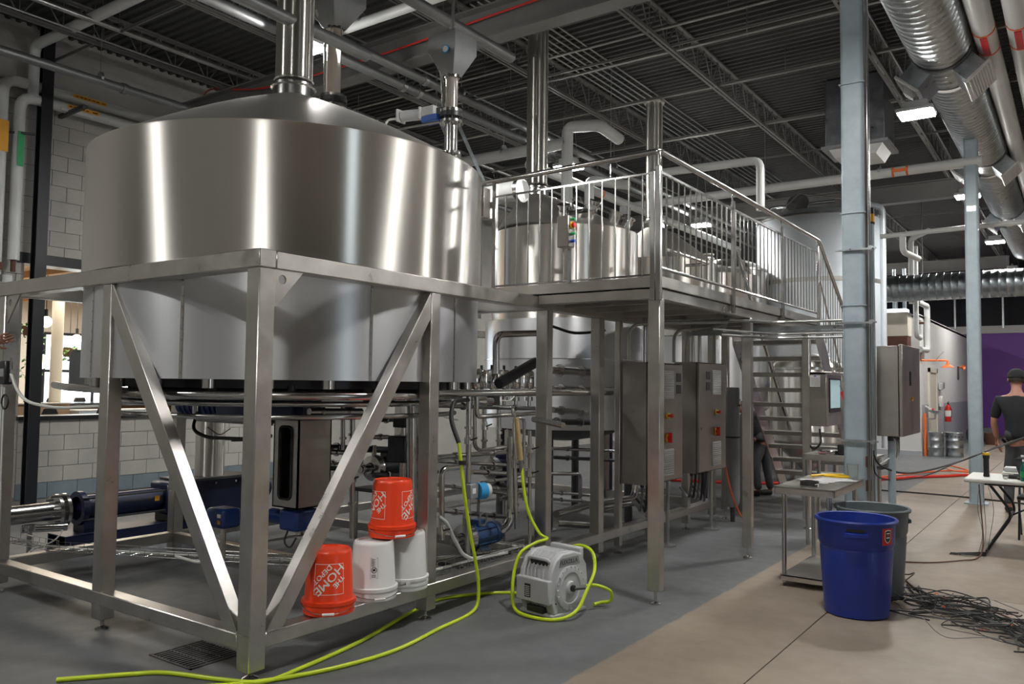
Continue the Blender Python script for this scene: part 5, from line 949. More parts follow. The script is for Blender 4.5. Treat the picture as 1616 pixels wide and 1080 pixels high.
fc('floor_cable','black cable from the near column looping beside the bin',[(2.1,5.5,.02),(2.42,5.05,.02),(2.55,4.75,.10),(2.50,4.55,.04),(2.62,4.2,.02),(2.9,3.9,.04)],.006,'black_rubber')
fc('floor_cable','black cable lying straight across the aisle behind the folding table',[(.6,11.3,.012),(1.4,11.36,.012),(2.2,11.3,.012),(3.2,11.0,.012),(4.5,10.7,.012)],.012,'black_rubber')
fc('hanging_cable','black cable sagging in the air from the grey box to the right edge',[(2.1,5.46,1.02),(2.15,5.6,.90),(2.3,6.2,.80),(2.55,7.6,.82),(2.95,9.2,.98),(3.6,10.8,1.20),(4.6,12.5,1.5)],.010,'black_rubber')
fc('hanging_cable','second thinner cable sagging below the first beside the grey box',[(2.1,5.46,1.06),(2.13,5.55,.80),(2.35,6.5,.74),(2.65,8.0,.86),(3.1,9.6,1.02),(3.9,11.2,1.3)],.006,'black_rubber')
for k,(dx) in enumerate((0,.03,.07)): fc('thin_wire','thin wire dangling under the folding table edge',[(2.86+dx,6.70,.69),(2.84+dx*2,6.68,.45),(2.88+dx,6.66,.2),(2.85+dx,6.6,.01)],.003,'grey_rubber','wire',5)['group']='wires under the folding table'
cm=thing('cable_bundle','low bundle of black cables at the foot of the folding table leg','cables',(2.75,6.4,0))
for k in range(9): ob('cable',B().tube(smooth([(2.62+rn.random()*.1,6.35+rn.random()*.1,.01),(2.75,6.42+rn.uniform(-.06,.06),.02),(2.92,6.5+rn.uniform(-.05,.15),.015)],6),.006,6),'black_rubber',cm)
fc('red_hose','thick red hose lying across the far aisle floor',[(-2.5,10.2,.025),(-.7,10.9,.025),(.8,13.0,.025),(1.1,13.6,.025),(1.6,14.3,.025),(2.3,15.2,.025),(4.5,16.2,.025)],.028,'hose_red','hose',10)
fc('orange_hose','thin orange hose zigzagging over the thick red hose',[(.7,12.9,.06),(1.3,15.2,.02),(1.55,15.6,.02),(1.8,15.9,.02),(1.35,16.8,.02),(1.7,15.2,.05),(3.0,15.6,.02),(4.5,16.2,.02)],.014,'hose_orange','hose',8)
fc('orange_hose','thin red hose looping from the farther cabinet to the floor by the staircase',[(.25,6.5,.75),(.30,6.62,.35),(.35,6.9,.03),(.15,7.8,.02),(-.4,9.2,.02),(-.9,10.4,.02)],.010,'hose_orange','hose',8)
# red lettered pail beside grey cylinder + worker
bk2=bucket('bucket','upright-looking red-orange lettered pail behind the upright grey cylinder',-.02,7.95,.0,.42,'bucket_orange','depot',rz=35,handle_a=-40)
bk2.location=(-.30,8.6,0)
# ================================================================ OFFICE WALL ITEMS
def keg(x,y,lb,holes=False):
    t=thing('beer_keg',lb,'keg',(x,y,0))
    ob('body',B().lathe([(0,.04),(.15,.04),(.17,.0),(.195,.0),(.2,.02),(.2,.06),(.195,.08),(.198,.20),(.205,.21),(.205,.225),(.198,.235),(.198,.38),(.205,.39),(.205,.405),(.198,.415),(.196,.50),(.2,.52),(.2,.585),(.19,.59),(.18,.585),(.18,.53),(.1,.55),(0,.55)],(x,y,0),36),'galvanized',t); ob('coupler',B().cyl((x,y,.54),(x,y,.575),.03,14),'chrome',t)
    if holes:
        for k in range(14): a=2*PI*k/14; ob('hand_hole',B().disc((x+.199*math.cos(a),y+.199*math.sin(a),.49),(math.cos(a),math.sin(a),0),.018,.006,10),'dark_steel',t)
keg(.72,19.55,'left steel keg, plain, standing against the white wall'); keg(1.12,19.75,'right steel keg with a ring of dark marks below its rim',True)
fe=thing('fire_extinguisher','red fire extinguisher hanging on the white wall beyond the door','fire extinguisher',(.53,23.4,.72)); ob('cylinder',B().lathe([(0,0),(.075,.0),(.08,.02),(.08,.40),(.05,.46),(.02,.48),(.02,.5),(0,.5)],(.55,23.4,.72),20),'red_plastic',fe); ob('valve',B().cyl((.55,23.4,1.2),(.55,23.4,1.27),.02,10),'black_plastic',fe); ob('lever',B().beam((.55,23.36,1.26),(.55,23.52,1.29),.02,.015),'black_plastic',fe); ob('hose',B().tube([(.56,23.42,1.23),(.62,23.5,1.1),(.63,23.48,.85)],.012,8,bend=.05),'black_rubber',fe); ob('label',B().lathe([(.081,.15),(.081,.32)],(.55,23.4,.72),20),'print_white',fe)
sw=thing('safety_shower','orange emergency shower arm and bell on the white wall','shower',(.45,20,2.3)); ob('arm',B().tube([(.46,17.9+1.5,2.36),(.5,19.6,2.36),(1.0,19.75,2.36),(1.0,19.75,2.28)],.024,10,bend=.05),'orange_paint',sw); ob('shower_bell',B().lathe([(.03,.10),(.05,.05),(.14,.0),(.15,-.02),(.13,-.01)],(1.0,19.75,2.20),24),'orange_paint',sw); ob('pull_rod',B().cyl((.75,19.66,2.36),(.92,19.7,2.58),.01,6),'pipe_steel',sw); ob('stand_pipe',B().cyl((.52,19.45,0),(.52,19.45,1.05),.035,12),'orange_paint',sw)
ew=thing('eye_wash','small eyewash basin with a red cap beside the office door','basin',(.62,19.9,1.0)); ob('bowl',B().lathe([(.03,.0),(.14,.05),(.16,.08),(.15,.08),(.12,.05),(0,.03)],(.68,19.95,1.03),24),'chrome',ew); ob('bracket',B().tube([(.46,19.95,.9),(.68,19.95,.9),(.68,19.95,1.04)],.02,8,bend=.04),'conduit',ew); ob('cap',B().ball((.64,19.9,1.14),.03,10),'red_plastic',ew); ob('nozzle_arm',B().tube([(.46,19.95,1.22),(.56,19.93,1.16),(.66,19.95,1.12)],.02,8),'print_white',ew)
sd=thing('soap_dispenser','cluster of white dispensers mounted on the wall above the extinguisher','dispenser',(.5,22.6,1.5)); ob('dispenser_box',B().box(.455,.56,22.25,22.45,1.62,1.82),'lamp_housing',sd,bevel=.02); ob('dispenser_box',B().box(.455,.56,22.55,22.75,1.66,1.85),'cast_grey',sd,bevel=.02); ob('towel_holder',B().box(.455,.54,22.3,22.6,1.15,1.45),'print_white',sd,bevel=.02)
lt=thing('horn_strobe','small orange horn on the far end of the white wall','horn',(.5,26.5,2.3)); ob('horn',B().lathe([(.02,0),(.03,.05),(.09,.16)],(.5,26.5,2.35),14,(1,-.3,0)),'orange_paint',lt); ob('bracket',B().box(.45,.50,26.47,26.53,1.95,2.38),'dark_steel',lt)
cbx=thing('air_cooler','cream-coloured cabinet with a glowing white top opening on the office corner','cabinet',(0,18.9,2.7)); ob('housing',B().box(-.30,.28,18.75,19.28,2.93,3.52),'cream_paint',cbx,bevel=.01); ob('light_panel',B().box(-.26,.24,18.76,19.2,3.52,3.60),'cooler_light',cbx); ob('lower_box',B().box(-.26,.26,18.78,19.28,2.66,2.93),'rust_brown',cbx,bevel=.01); ob('wall_bracket',B().box(-.2,.2,19.2,19.3,2.6,2.7),'galvanized',cbx)
for x in (-.05,.18): ob('flue_pipe',B().cyl((x,18.95,3.6),(x,18.95,4.6),.045,12),'galvanized',cbx)
wp=thing('insulated_pipe','white insulated pipes forming a rectangle on the office wall corner','pipe',(.5,19.5,3)); W='white_pvc'
ob('pipe',B().tube([(1.0,17.0,5.15),(.55,17.6,5.1),(.55,17.6,3.6)],.06,12,bend=.12),W,wp); ob('pipe',B().tube([(.56,18.1,5.0),(.56,18.1,2.9),(.56,18.7,2.85),(.56,18.7,3.3)],.06,12,bend=.12),W,wp)
ob('pipe',B().tube([(.54,18.4,3.72),(.54,19.9,3.74),(.54,19.9,2.62),(.54,18.7,2.60)],.07,12,bend=.14),W,wp); ob('valve',B().cyl((.56,18.3,3.2),(.70,18.3,3.2),.03,10),'rust_brown',wp)
dbs=thing('floor_clutter','dark lumpy equipment lying on the floor beyond the kegs','equipment',(1.1,26,0)); ob('drum',B().cyl((.8,26,.25),(1.5,26.4,.25),.22,16),'cloth_grey',dbs,bevel=.02); ob('tub',B().lathe([(0,0),(.16,0),(.19,.35),(0,.36)],(1.45,25.4,0),16),'rust_brown',dbs); ob('box',B().box(.9,1.2,25.8,26.2,.46,.58),'black_plastic',dbs)
for k in range(5): tag(ob('coiled_hose',B().tube(smooth([(2.2+k*.12+.25*math.cos(a),29+.25*math.sin(a),.03+.02*k) for a in [i*.9 for i in range(8)]],4),.03,6),'dark_steel',None,base=(2.2+k*.12,29,0)),'dark hose coils on the floor by the purple wall','hose','hose coils by the purple wall')
# ================================================================ DUCTS
du=thing('spiral_duct','large galvanized spiral air duct with side registers running above the aisle','duct',(2.47,8,5.65))
prof=[]; y=-9; Rd=.33
while y<24:
    prof+=[(Rd,y),(Rd,y+.118),(Rd+.008,y+.124),(Rd+.008,y+.130),(Rd,y+.136)]; y+=.136
ob('duct_shell',B().lathe([(r_,s) for r_,s in prof],(2.47,0,5.65),40,(0,1,0)),'galvanized',du,angle=60)
for y in (2.9,7.85,12.8,17.8):
    for sx in (-1,1):
        ax=Vector((sx*math.sin(R(42)),0,-math.cos(R(42)))); sd_=Vector((ax.z*-1,0,ax.x))
        c=Vector((2.47,y,5.65)); b=B(); a0=c+ax*.25; 
        for (k0,k1) in (((-.31,-.14),(.31,.14)),): pass
        P4=[a0+Vector((0,u,0))+sd_*v for u,v in ((-.33,-.13),(.33,-.13),(.33,.13),(-.33,.13))]
        q=ob('register_box',B().prism(P4,ax*.28),'galvanized',du); P5=[c+ax*.53+Vector((0,u,0))+sd_*v for u,v in ((-.37,-.17),(.37,-.17),(.37,.17),(-.37,.17))]
        ob('register_frame',B().prism(P5,ax*.03),'galv_white',q,bevel=.004)
        for k in range(9): ob('grille_bar',B().beam(c+ax*.565+Vector((0,-.33,0))+sd_*(-.13+.0325*k),c+ax*.565+Vector((0,.33,0))+sd_*(-.13+.0325*k),.004,.012,ax),'lamp_housing',q,smooth=False)
    ob('sealant_band',B().lathe([(Rd+.01,y-.42),(Rd+.013,y-.41),(Rd+.013,y-.33),(Rd+.01,y-.32)],(2.47,0,5.65),40,(0,1,0)),'duct_tape',du); ob('sealant_band',B().lathe([(Rd+.01,y+.33),(Rd+.014,y+.34),(Rd+.014,y+.42),(Rd+.01,y+.43)],(2.47,0,5.65),40,(0,1,0)),'galv_white',du)
for y in (1,6,11,16): ob('hanger_wire',B().cyl((2.47,y,5.98),(2.47,y,6.32),.005,5),'conduit',du)
fd=thing('cross_duct','galvanized duct crossing the far end of the aisle in front of the purple wall','duct',(2,17.4,3.95)); prof=[]; x=-1.0
while x<8: prof+=[(.30,x),(.30,x+.135),(.308,x+.14),(.308,x+.146),(.30,x+.15)]; x+=.15
ob('duct_shell',B().lathe(prof,(0,17.5,3.95),36,(1,0,0)),'galvanized',fd,angle=60); ob('elbow',B().tube([(.0,17.5,3.95),(-1.2,17.5,3.95),(-1.3,17.5,5.6)],.29,24,bend=.5),'galvanized',fd)
for x in (.8,3.2): ob('hanger_wire',B().cyl((x,17.5,4.25),(x,17.5,6.32),.01,5),'conduit',fd)
hv=thing('ceiling_unit','square grey ceiling air unit with a pale pan underneath','air unit',(.5,12.6,6)); ob('casing',B().box(.63,1.46,9.70,10.44,5.27,6.28),'galvanized',hv,bevel=.01); ob('flange',B().box(.58,1.51,9.65,10.49,5.23,5.27),'cast_grey',hv); ob('pan',B().prism([(.67,9.74,5.23),(1.42,9.74,5.23),(1.33,9.74,5.09),(.76,9.74,5.09)],(0,.66,0)),'white_pvc',hv)
for x,y in ((.65,9.72),(1.44,9.72),(.65,10.42),(1.44,10.42)): ob('hanger_rod',B().cyl((x,y,6.27),(x,y,6.33),.008,6),'conduit',hv)
# ================================================================ OVERHEAD PIPES
def opipe(name,label,pts,r,m_,bend=.12,n=12,rings=None,hang=None,cat='pipe'):
    t=thing(name,label,cat,pts[0]); ob('pipe_run',B().tube(pts,r,n,bend=bend),m_,t)
    if rings:
        for (a,b_,y) in rings: ob('coupling',B().disc(y,Vector(pts[1])-Vector(pts[0]),r*1.25,.06,14),m_ if b_ is None else b_,t)
    if hang:
        for p in hang: ob('hanger_rod',B().cyl(p,(p[0],p[1],6.32),.005,5),'conduit',t); ob('pipe_clip',B().disc(p,Vector(pts[1])-Vector(pts[0]),r*1.2,.03,12),'galvanized',t)
    return t
opipe('steel_pipe','bare steel pipe in the upper left, shining where it nears the kettle stack',[(-5.85,-1,5.93),(-5.79,16,5.93)],.035,'conduit',hang=[(-5.84,2.3,5.95),(-5.83,6.3,5.95)])
opipe('steel_pipe','lower of the two long grey pipes crossing the top left corner',[(-6.05,-1,5.3),(-6.05,16,5.3)],.055,'conveyor_tube',hang=[(-6.05,2.2,5.35),(-6.05,5,5.35)],rings=[(0,None,(-6.05,2.5,5.3)),(0,None,(-6.05,3.4,5.3))])
opipe('conduit','thin conduit running beside the shining steel pipe',[(-6.24,-1,5.9),(-6.24,16,5.9)],.013,'conduit',hang=[(-6.24,2.2,5.92),(-6.24,5.2,5.92)])
for k,x in enumerate((-4.44,-4.30,-3.62)): opipe('conduit',('leftmost thin conduit of the pair high over the kettle','right thin conduit of the pair high over the kettle','single thin conduit between the kettle stack and the pair')[k],[(x,-1,5.95),(x,18,5.95)],.012,'conduit',hang=[(x,3,5.96),(x,8,5.96)])
opipe('insulated_pipe','white insulated pipe crossing the upper left and turning down the wall',[(-2.0,2.0,5.98),(-7.33,2.0,5.98),(-7.33,2.0,5.30)],.065,W,hang=[(-5,2.0,6.0)])
opipe('insulated_pipe','white insulated pipe crossing behind the first feed hopper',[(-3.75,3.15,5.50),(3.0,3.15,5.50)],.055,W,hang=[(-2.5,3.15,5.54)])
q=opipe('insulated_pipe','upper white insulated pipe with orange labels on the block wall',[(-7.38,1.66,2.95),(-7.38,1.66,5.46),(-7.38,8,5.46)],.07,W,bend=.18)
def lbl(p,x,y0,y1,z0,z1,mt='yellow_label'): o=ob('pipe_label',B().box(x,x+.004,y0,y1,z0,z1),mt,p,smooth=False); return o
o=lbl(q,-7.308,2.50,2.95,5.44,5.49); [ob('text_line',B().box(-7.304,-7.303,2.53+k*.055,2.53+k*.055+(.042 if k%3 else .032),5.457,5.473),'rust_brown',o,smooth=False) for k in range(6)]; ob('arrow',B().box(-7.304,-7.303,2.88,2.935,5.46,5.47),'print_black',o,smooth=False)
o=lbl(q,-7.308,1.6,1.72,4.5,4.9); lbl(q,-7.308,1.6,1.72,3.0,3.1,'rust_brown')
q=opipe('insulated_pipe','lower white insulated pipe running beneath the labelled one and down the wall',[(-7.36,1.86,3.15),(-7.36,1.86,5.28),(-7.36,8,5.28)],.07,W,bend=.18)
o=lbl(q,-7.288,2.42,2.84,5.27,5.32); [ob('text_line',B().box(-7.284,-7.283,2.44+k*.055,2.44+k*.055+.04,5.287,5.303),'rust_brown',o,smooth=False) for k in range(5)]; ob('arrow',B().box(-7.284,-7.283,2.75,2.82,5.287,5.303),'print_black',o,smooth=False); o=lbl(q,-7.288,2.34,2.76,5.215,5.25,'print_white')
o=lbl(q,-7.288,1.82,1.90,4.35,4.8,'green_plastic')
ob('copper_end',B().cyl((-7.36,1.86,3.0),(-7.36,1.86,3.15),.03,12),'rust_brown',q); ob('lower_run',B().cyl((-7.36,1.80,2.35),(-7.36,1.80,2.95),.06,12),W,q)
ob('strut',B().beam((-7.55,2.45,5.2),(-6.9,2.45,5.22),.05,.05),'dark_steel',q); ob('strut',B().beam((-7.5,1.62,4.78),(-7.2,1.98,4.78),.03,.03),'dark_steel',q)
opipe('insulated_pipe','white pipe at the extreme left edge beside the wall',[(-7.35,1.45,2.9),(-7.35,1.45,6.2)],.11,W)
tw1=opipe('steel_pipe','upper of the twin dark feed pipes behind the kettle stack',[(-2.79,-1,5.36),(-2.79,16,5.36)],.056,'conveyor_tube',hang=[(-2.79,5.2,5.42),(-2.79,9.4,5.42)],rings=[(0,'conduit',(-2.79,4.48,5.36)),(0,'conduit',(-2.79,4.86,5.36))])
opipe('steel_pipe','lower of the twin dark feed pipes behind the kettle stack',[(-2.98,-1,5.27),(-2.98,16,5.27)],.056,'conveyor_tube',hang=[(-2.98,5.2,5.32)],rings=[(0,'conduit',(-2.98,4.30,5.27)),(0,'conduit',(-2.98,4.58,5.27))])
# grain conveyor tubes and hoppers
def conveyor(label,x,z,y0,y1): 
    t=thing('grain_conveyor',label,'conveyor',(x,y0,z)); ob('auger_tube',B().cyl((x,y0,z),(x,y1,z),.055,18),'conveyor_tube',t)
    for y in (y0+1.2,y0+3.3): ob('hanger_rod',B().cyl((x,y,z+.05),(x,y,6.32),.006,5),'conduit',t); ob('coupling',B().disc((x,y+.3,z),(0,1,0),.066,.05,18),'conduit',t)
conveyor('grey grain conveyor tube feeding the left side of the small hopper',-1.53,4.62,-3,2.28)
conveyor('grey grain conveyor tube ending above the right side of the middle tank',-1.0,5.0,-3,3.8)
def hopper(name,label,x,y,zt,zb_,w,rp,zp,mt='conveyor_tube',badge=False):
    t=thing(name,label,'hopper',(x,y,zp))
    b=B(); z1=zt-(zt-zb_)*.42
    V=[(x-w,y-w,zt),(x+w,y-w,zt),(x+w,y+w,zt),(x-w,y+w,zt),(x-w,y-w,z1),(x+w,y-w,z1),(x+w,y+w,z1),(x-w,y+w,z1),(x-rp,y-rp,zb_),(x+rp,y-rp,zb_),(x+rp,y+rp,zb_),(x-rp,y+rp,zb_)]
    b.add(V,[(0,1,2,3)]+[(i,(i+1)%4,4+(i+1)%4,4+i) for i in range(4)]+[(4+i,4+(i+1)%4,8+(i+1)%4,8+i) for i in range(4)]); ob('hopper_body',b,mt,t,bevel=.004)
    zm=zp+(zb_-zp)*.50
    ob('sight_tube',B().cyl((x,y,zb_+.01),(x,y,zm+.06),rp*.92,24),'tube_glass',t); ob('tube_collar',B().disc((x,y,zb_),(0,0,1),rp*1.15,.03,24),'pipe_steel',t)
    ob('valve_flange',B().disc((x,y,zm+.045),(0,0,1),rp*1.7,.025,28),'pipe_steel',t); ob('valve_disc',B().disc((x,y,zm+.01),(0,0,1),rp*1.75,.04,28),'black_plastic',t); q=ob('valve_flange',B().disc((x,y,zm-.05),(0,0,1),rp*1.8,.022,28),'pipe_steel',t)
    for k in range(8): a=2*PI*k/8; ob('bolt',B().cyl((x+rp*1.5*math.cos(a),y+rp*1.5*math.sin(a),zm-.075),(x+rp*1.5*math.cos(a),y+rp*1.5*math.sin(a),zm+.0),.006,6),'chrome',q)
    ob('drop_pipe',B().cyl((x,y,zm-.06),(x,y,zp),rp,28),'pipe_steel',t); ob('base_flange',B().disc((x,y,zp+.03),(0,0,1),rp*1.5,.02,24),'pipe_steel',t)
    if badge:
        ob('badge',B().disc((x+w*.35,y-w-.004,zt-.16),(0,1,0),.035,.006,24),'sensor_blue',t); ob('badge_mark',B().disc((x+w*.35,y-w-.009,zt-.16),(0,1,0),.026,.004,24),'print_white',t)
    for dx in (-1.3,-1.1): ob('air_tube',B().tube([(x+rp*dx,y-.02,zm+.04),(x+rp*dx*1.3,y-.02,zb_-.02),(x+rp*dx*.9,y-w*.8,zb_+.15)],.008,6,bend=.05),'conduit',t)
    ob('hanger_rod',B().cyl((x,y,zt),(x,y,6.32),.012,6),'conduit',t)
    return t,zm
hopper('feed_hopper','grey steel feed hopper with glass tube, just right of the big kettle stack',-2.10,2.40,5.45,5.05,.21,.075,3.62)
h_,zm=hopper('feed_hopper','small grey feed hopper with a blue badge above the kettle rim',-.64,2.42,4.62,4.28,.15,.058,3.58,badge=True)
pa=thing('pneumatic_slide','white and blue pneumatic cylinder fixed to the valve under the small hopper','actuator',(-.9,2.42,3.95)); zc=3.985
ob('cylinder',B().cyl((-1.10,2.30,zc),(-.90,2.36,zc),.048,20),'lamp_housing',pa); ob('end_cap',B().box(-1.125,-1.10,2.24,2.35,zc-.055,zc+.055),'white_pvc',pa,bevel=.006); ob('end_cap',B().box(-.92,-.895,2.30,2.41,zc-.055,zc+.055),'white_pvc',pa,bevel=.006)
ob('blue_body',B().box(-.90,-.72,2.32,2.43,zc-.085,zc-.03),'blue_plastic',pa,bevel=.006); ob('white_body',B().box(-.90,-.76,2.32,2.43,zc-.03,zc+.05),'white_pvc',pa,bevel=.006); ob('rod_bracket',B().box(-.77,-.70,2.36,2.42,zc-.03,zc+.03),'black_plastic',pa)
ob('air_tube',B().tube([(-1.12,2.26,zc-.03),(-1.20,2.22,zc-.03),(-1.22,2.2,zc-.12)],.010,8,bend=.04),'print_white',pa); ob('exhaust_pipe',B().tube([(-1.12,2.2,zc-.15),(-.98,2.25,zc-.13),(-.68,2.36,zc-.10)],.012,8,bend=.03),'pipe_steel',pa)
# white pipes behind the middle kettle, along the back
opipe('insulated_pipe','white pipe rising and bending over behind the middle tank stack',[(-2.27,7.0,3.4),(-2.27,7.0,5.36),(-1.75,7.0,5.30),(-1.75,7.6,5.25)],.085,W,bend=.12)
opipe('insulated_pipe','thick white pipe passing behind the middle tank stack',[(-5.0,7.0,5.13),(-2.27,7.0,5.13)],.085,W,hang=[(-3.4,7.0,5.18)])
opipe('insulated_pipe','white vertical pipe just left of the lamp behind the railing',[(-1.93,7.05,3.5),(-1.93,7.05,4.55),(-1.6,7.6,4.55)],.07,W,bend=.1,hang=[(-1.75,7.35,4.6)])
q=opipe('insulated_pipe','white pipe with orange rings sloping down behind the railing',[(-2.6,6.5,4.75),(-2.6,15,4.75)],.07,W); 
for y in (8.2,8.6): ob('orange_ring',B().disc((-2.6,y,4.75),(0,1,0),.074,.05,16),'hose_orange',q)
opipe('insulated_pipe','white pipe above the railing that turns straight down near the tall pale tank',[(-1.2,7.45,4.62),(.34,7.57,4.62),(.34,7.57,3.95)],.055,W,bend=.12)
q=opipe('insulated_pipe','long white pipe with an orange band crossing behind the near column',[(-3.2,10.72,5.0),(2.6,10.66,5.0)],.075,W,hang=[(-.6,10.7,5.05),(1.2,10.68,5.05)]); 
for x in (1.40,1.60): ob('orange_ring',B().disc((x,10.67,5.0),(1,0,0),.080,.03,16),'hose_orange',q)
ob('orange_band',B().box(1.40,1.60,10.585,10.595,4.975,5.025),'orange_paint',q)
opipe('insulated_pipe','white pipe crossing the far aisle below the second lamp',[(.95,12,4.24),(2.5,12,4.27),(5.5,12,4.30)],.04,W); opipe('conduit','thin branch dropping from the far aisle pipe beside the orange beacon',[(1.30,12,4.24),(1.30,12,3.95),(1.45,12.6,3.9)],.05,W)
for k,(x,z_) in enumerate(((2.93,5.6),(3.25,5.6))):
    q=opipe('insulated_pipe',('white pipe with a red band next to the spiral duct','rightmost white pipe with a red band, cut by the frame corner')[k],[(x,-3,z_),(x,24,z_)],.115,W,hang=[(x,9,z_+.1)])
    for y in (7.15,7.75): ob('orange_ring',B().disc((x,y,z_),(0,1,0),.119,.03,24),'hose_orange',q)
    ob('red_band',B().box(x-.04,x+.03,7.18,7.72,z_-.121,z_-.112),'print_red',q)
for k,x in enumerate((1.58,1.80)): opipe('strut_rod',('left thin steel rail running to the aisle lamp','right thin steel rail running to the aisle lamp')[k],[(x,5,5.98),(x,26,5.98)],.014,'conduit',hang=[(x,8,5.99),(x,14,5.99)],cat='rail')
for k,(y,z_) in enumerate(((5.97,5.95),(6.6,5.92),(8.15,5.95),(10.2,5.95))): opipe('sprinkler_pipe',('nearest thin sprinkler line crossing high above the platform','second thin sprinkler line crossing high above the platform','third thin sprinkler line crossing high above the platform','farthest thin sprinkler line crossing high above the platform')[k],[(-6,y,z_),(11,y,z_)],.018,'conduit',hang=[(-3,y,z_),(.5,y,z_),(4,y,z_)])
rr_=B().tube(smooth([(-7.50,4.0,5.80),(-7.45,4.5,5.95),(-6.9,4.3,6.02),(-5.4,4.16,5.70),(-3.2,4.15,5.66),(-1.45,4.15,5.72),(.2,4.15,5.76),(1.7,4.15,5.78),(3,4.15,5.72)]),.012,8); tag(ob('red_cable',rr_,'hose_red',None,base=(-7.5,4.0,5.8)),'long red cable strung along the girder and the upper left wall','cable')
for k,x in enumerate((-2.6,-2.35)): 
    q=thing('cable_ladder',('left','right')[k]+' steep perforated strut behind the middle tank','strut',(x,5.4,4.4)); ob('strut',B().beam((x,5.2,4.1),(x-.35,4.9,5.1),.04,.04),'galvanized',q); ob('hanger_rod',B().cyl((x-.35,4.9,5.1),(x-.35,4.9,6.32),.006,5),'conduit',q)
ep=thing('exhaust_duct','white insulated duct section between the big kettle and the middle tank','duct',(-1.5,4.2,3.3)); ob('duct',B().tube([(-2.9,4.6,3.74),(-1.35,4.25,3.74),(-1.12,4.2,3.72)],.11,20,bend=.2),W,ep); ob('collar',B().disc((-1.14,4.2,3.72),(1,0,0),.13,.05,24),'pipe_steel',ep); ob('support',B().cyl((-1.8,4.36,3.65),(-1.8,4.36,2.38),.025,8),'pipe_steel',ep)
# taproom furnishings
for k,(x,y,z) in enumerate(((-9,3.05,2.50),(-9.0,2.98,1.90),(-11,4.52,2.36))):
    t=thing('globe_pendant',('glowing round globe lamp highest in the pass-through opening','large glowing globe lamp lowest, beside the black column','small glowing globe lamp nearest the kettle drum edge')[k],'lamp',(x,y,z)); ob('globe',B().ball((x,y,z),.085 if k!=1 else .12,20),'globe_light',t); ob('cord',B().cyl((x,y,z+.08),(x,y,3.3),.006,6),'black_steel',t); ob('socket',B().cyl((x,y,z+.07),(x,y,z+.19),.025,12),'black_steel',t)
def plant(x,y,z,lb,n,drop):
    t=thing('hanging_plant',lb,'plant',(x,y,z)); ob('pot',B().lathe([(0,0),(.10,.0),(.13,.16),(.12,.16),(0,.12)],(x,y,z),16),'rust_brown',t); ob('cord',B().cyl((x,y,z+.1),(x,y,3.2),.005,5),'black_steel',t)
    rr=random.Random(n); b=B()
    for i in range(n):
        a=rr.random()*6.28; r_=rr.uniform(.05,.22); h=z+.18-drop*rr.random()**1.5; c=Vector((x+r_*math.cos(a),y+r_*math.sin(a),h)); u=Vector((rr.uniform(-1,1),rr.uniform(-1,1),rr.uniform(-1,.4))).normalized()*.045; v=u.cross(Vector((rr.random(),rr.random(),1))).normalized()*.022
        b.add([c-u,c+v,c+u,c-v],[(0,1,2,3)])
    q=ob('foliage',b,'leaf',t,smooth=False); q['kind']='stuff'
plant(-10.6,3.55,2.36,'trailing green plant hanging beside the pale taproom post',150,.9); plant(-11.4,4.6,2.05,'bushy green plant hanging in front of the taproom window',110,.25)
bar=thing('bar_counter','long bar counter with tan wood front seen through the opening','counter',(-9.6,4,0)); ob('worktop',B().box(-10.0,-9.2,1.5,8,1.22,1.27),'chrome',bar); ob('front_panel',B().box(-9.95,-9.9,1.5,8,0.1,1.22),'tan_panel',bar); ob('back_counter',B().box(-9.3,-9.25,1.5,8,0.1,1.0),'tan_panel',bar)
bc2=thing('display_cooler','low glass-fronted cooler behind the sill','cooler',(-8.8,3.6,0)); ob('body',B().box(-8.95,-8.5,3.35,4.6,0,1.18),'lamp_housing',bc2,bevel=.01); ob('glass_front',B().box(-8.5,-8.49,3.4,3.75,.75,1.14),'screen',bc2)
for k in range(3): ob('shelf',B().box(-8.495,-8.48,3.8,4.55,.95+k*.07,.97+k*.07),'cast_grey',bc2)
tp=thing('tan_booth','tan wooden booth panel left of the low cooler','panel',(-8.8,2.8,0)); ob('panel',B().box(-8.85,-8.75,2.3,3.33,0,1.27),'tan_panel',tp); ob('cap',B().box(-8.9,-8.7,2.3,3.33,1.27,1.29),'cream_paint',tp)
for k,(x,y,lb) in enumerate(((-8.15,2.75,'black rounded stool back nearest the black column'),(-8.15,3.52,'black rounded stool back in front of the cooler'),(-8.15,4.38,'black rounded stool back visible right of the second front post'),(-10.4,3.5,'black chair back left on the far side of the bar'),(-10.4,3.85,'black chair back middle on the far side of the bar'),(-10.4,4.3,'black chair back right on the far side of the bar'))):
    far=k>2; z=(1.18 if not far else 1.28); t=thing('bar_stool',lb,'stool',(x,y,0)); ob('backrest',B().prism([(x,y-.12,z-.35),(x,y+.12,z-.35),(x,y+.13,z-.08),(x,y+.08,z+.05),(x,y-.08,z+.05),(x,y-.13,z-.08)],(.04,0,0)),'black_plastic',t,bevel=.01); ob('seat',B().disc((x-.15,y,z-.4),(0,0,1),.18,.04,20),'black_plastic',t)
    for a in (45,135,225,315): ob('leg',B().cyl((x-.15+.1*math.cos(R(a)),y+.1*math.sin(R(a)),z-.4),(x-.15+.2*math.cos(R(a)),y+.2*math.sin(R(a)),.02),.012,6),'black_steel',t)
cfan=thing('ceiling_speaker','round pale fixture under the tan taproom ceiling','fixture',(-9.6,3.75,3.0)); ob('fixture_body',B().lathe([(0,0),(.1,.01),(.14,.06),(.1,.12),(0,.12)],(-9.6,3.62,2.95),20),'cream_paint',cfan); ob('stem',B().cyl((-9.6,3.62,3.07),(-9.6,3.62,3.3),.02,8),'cream_paint',cfan)
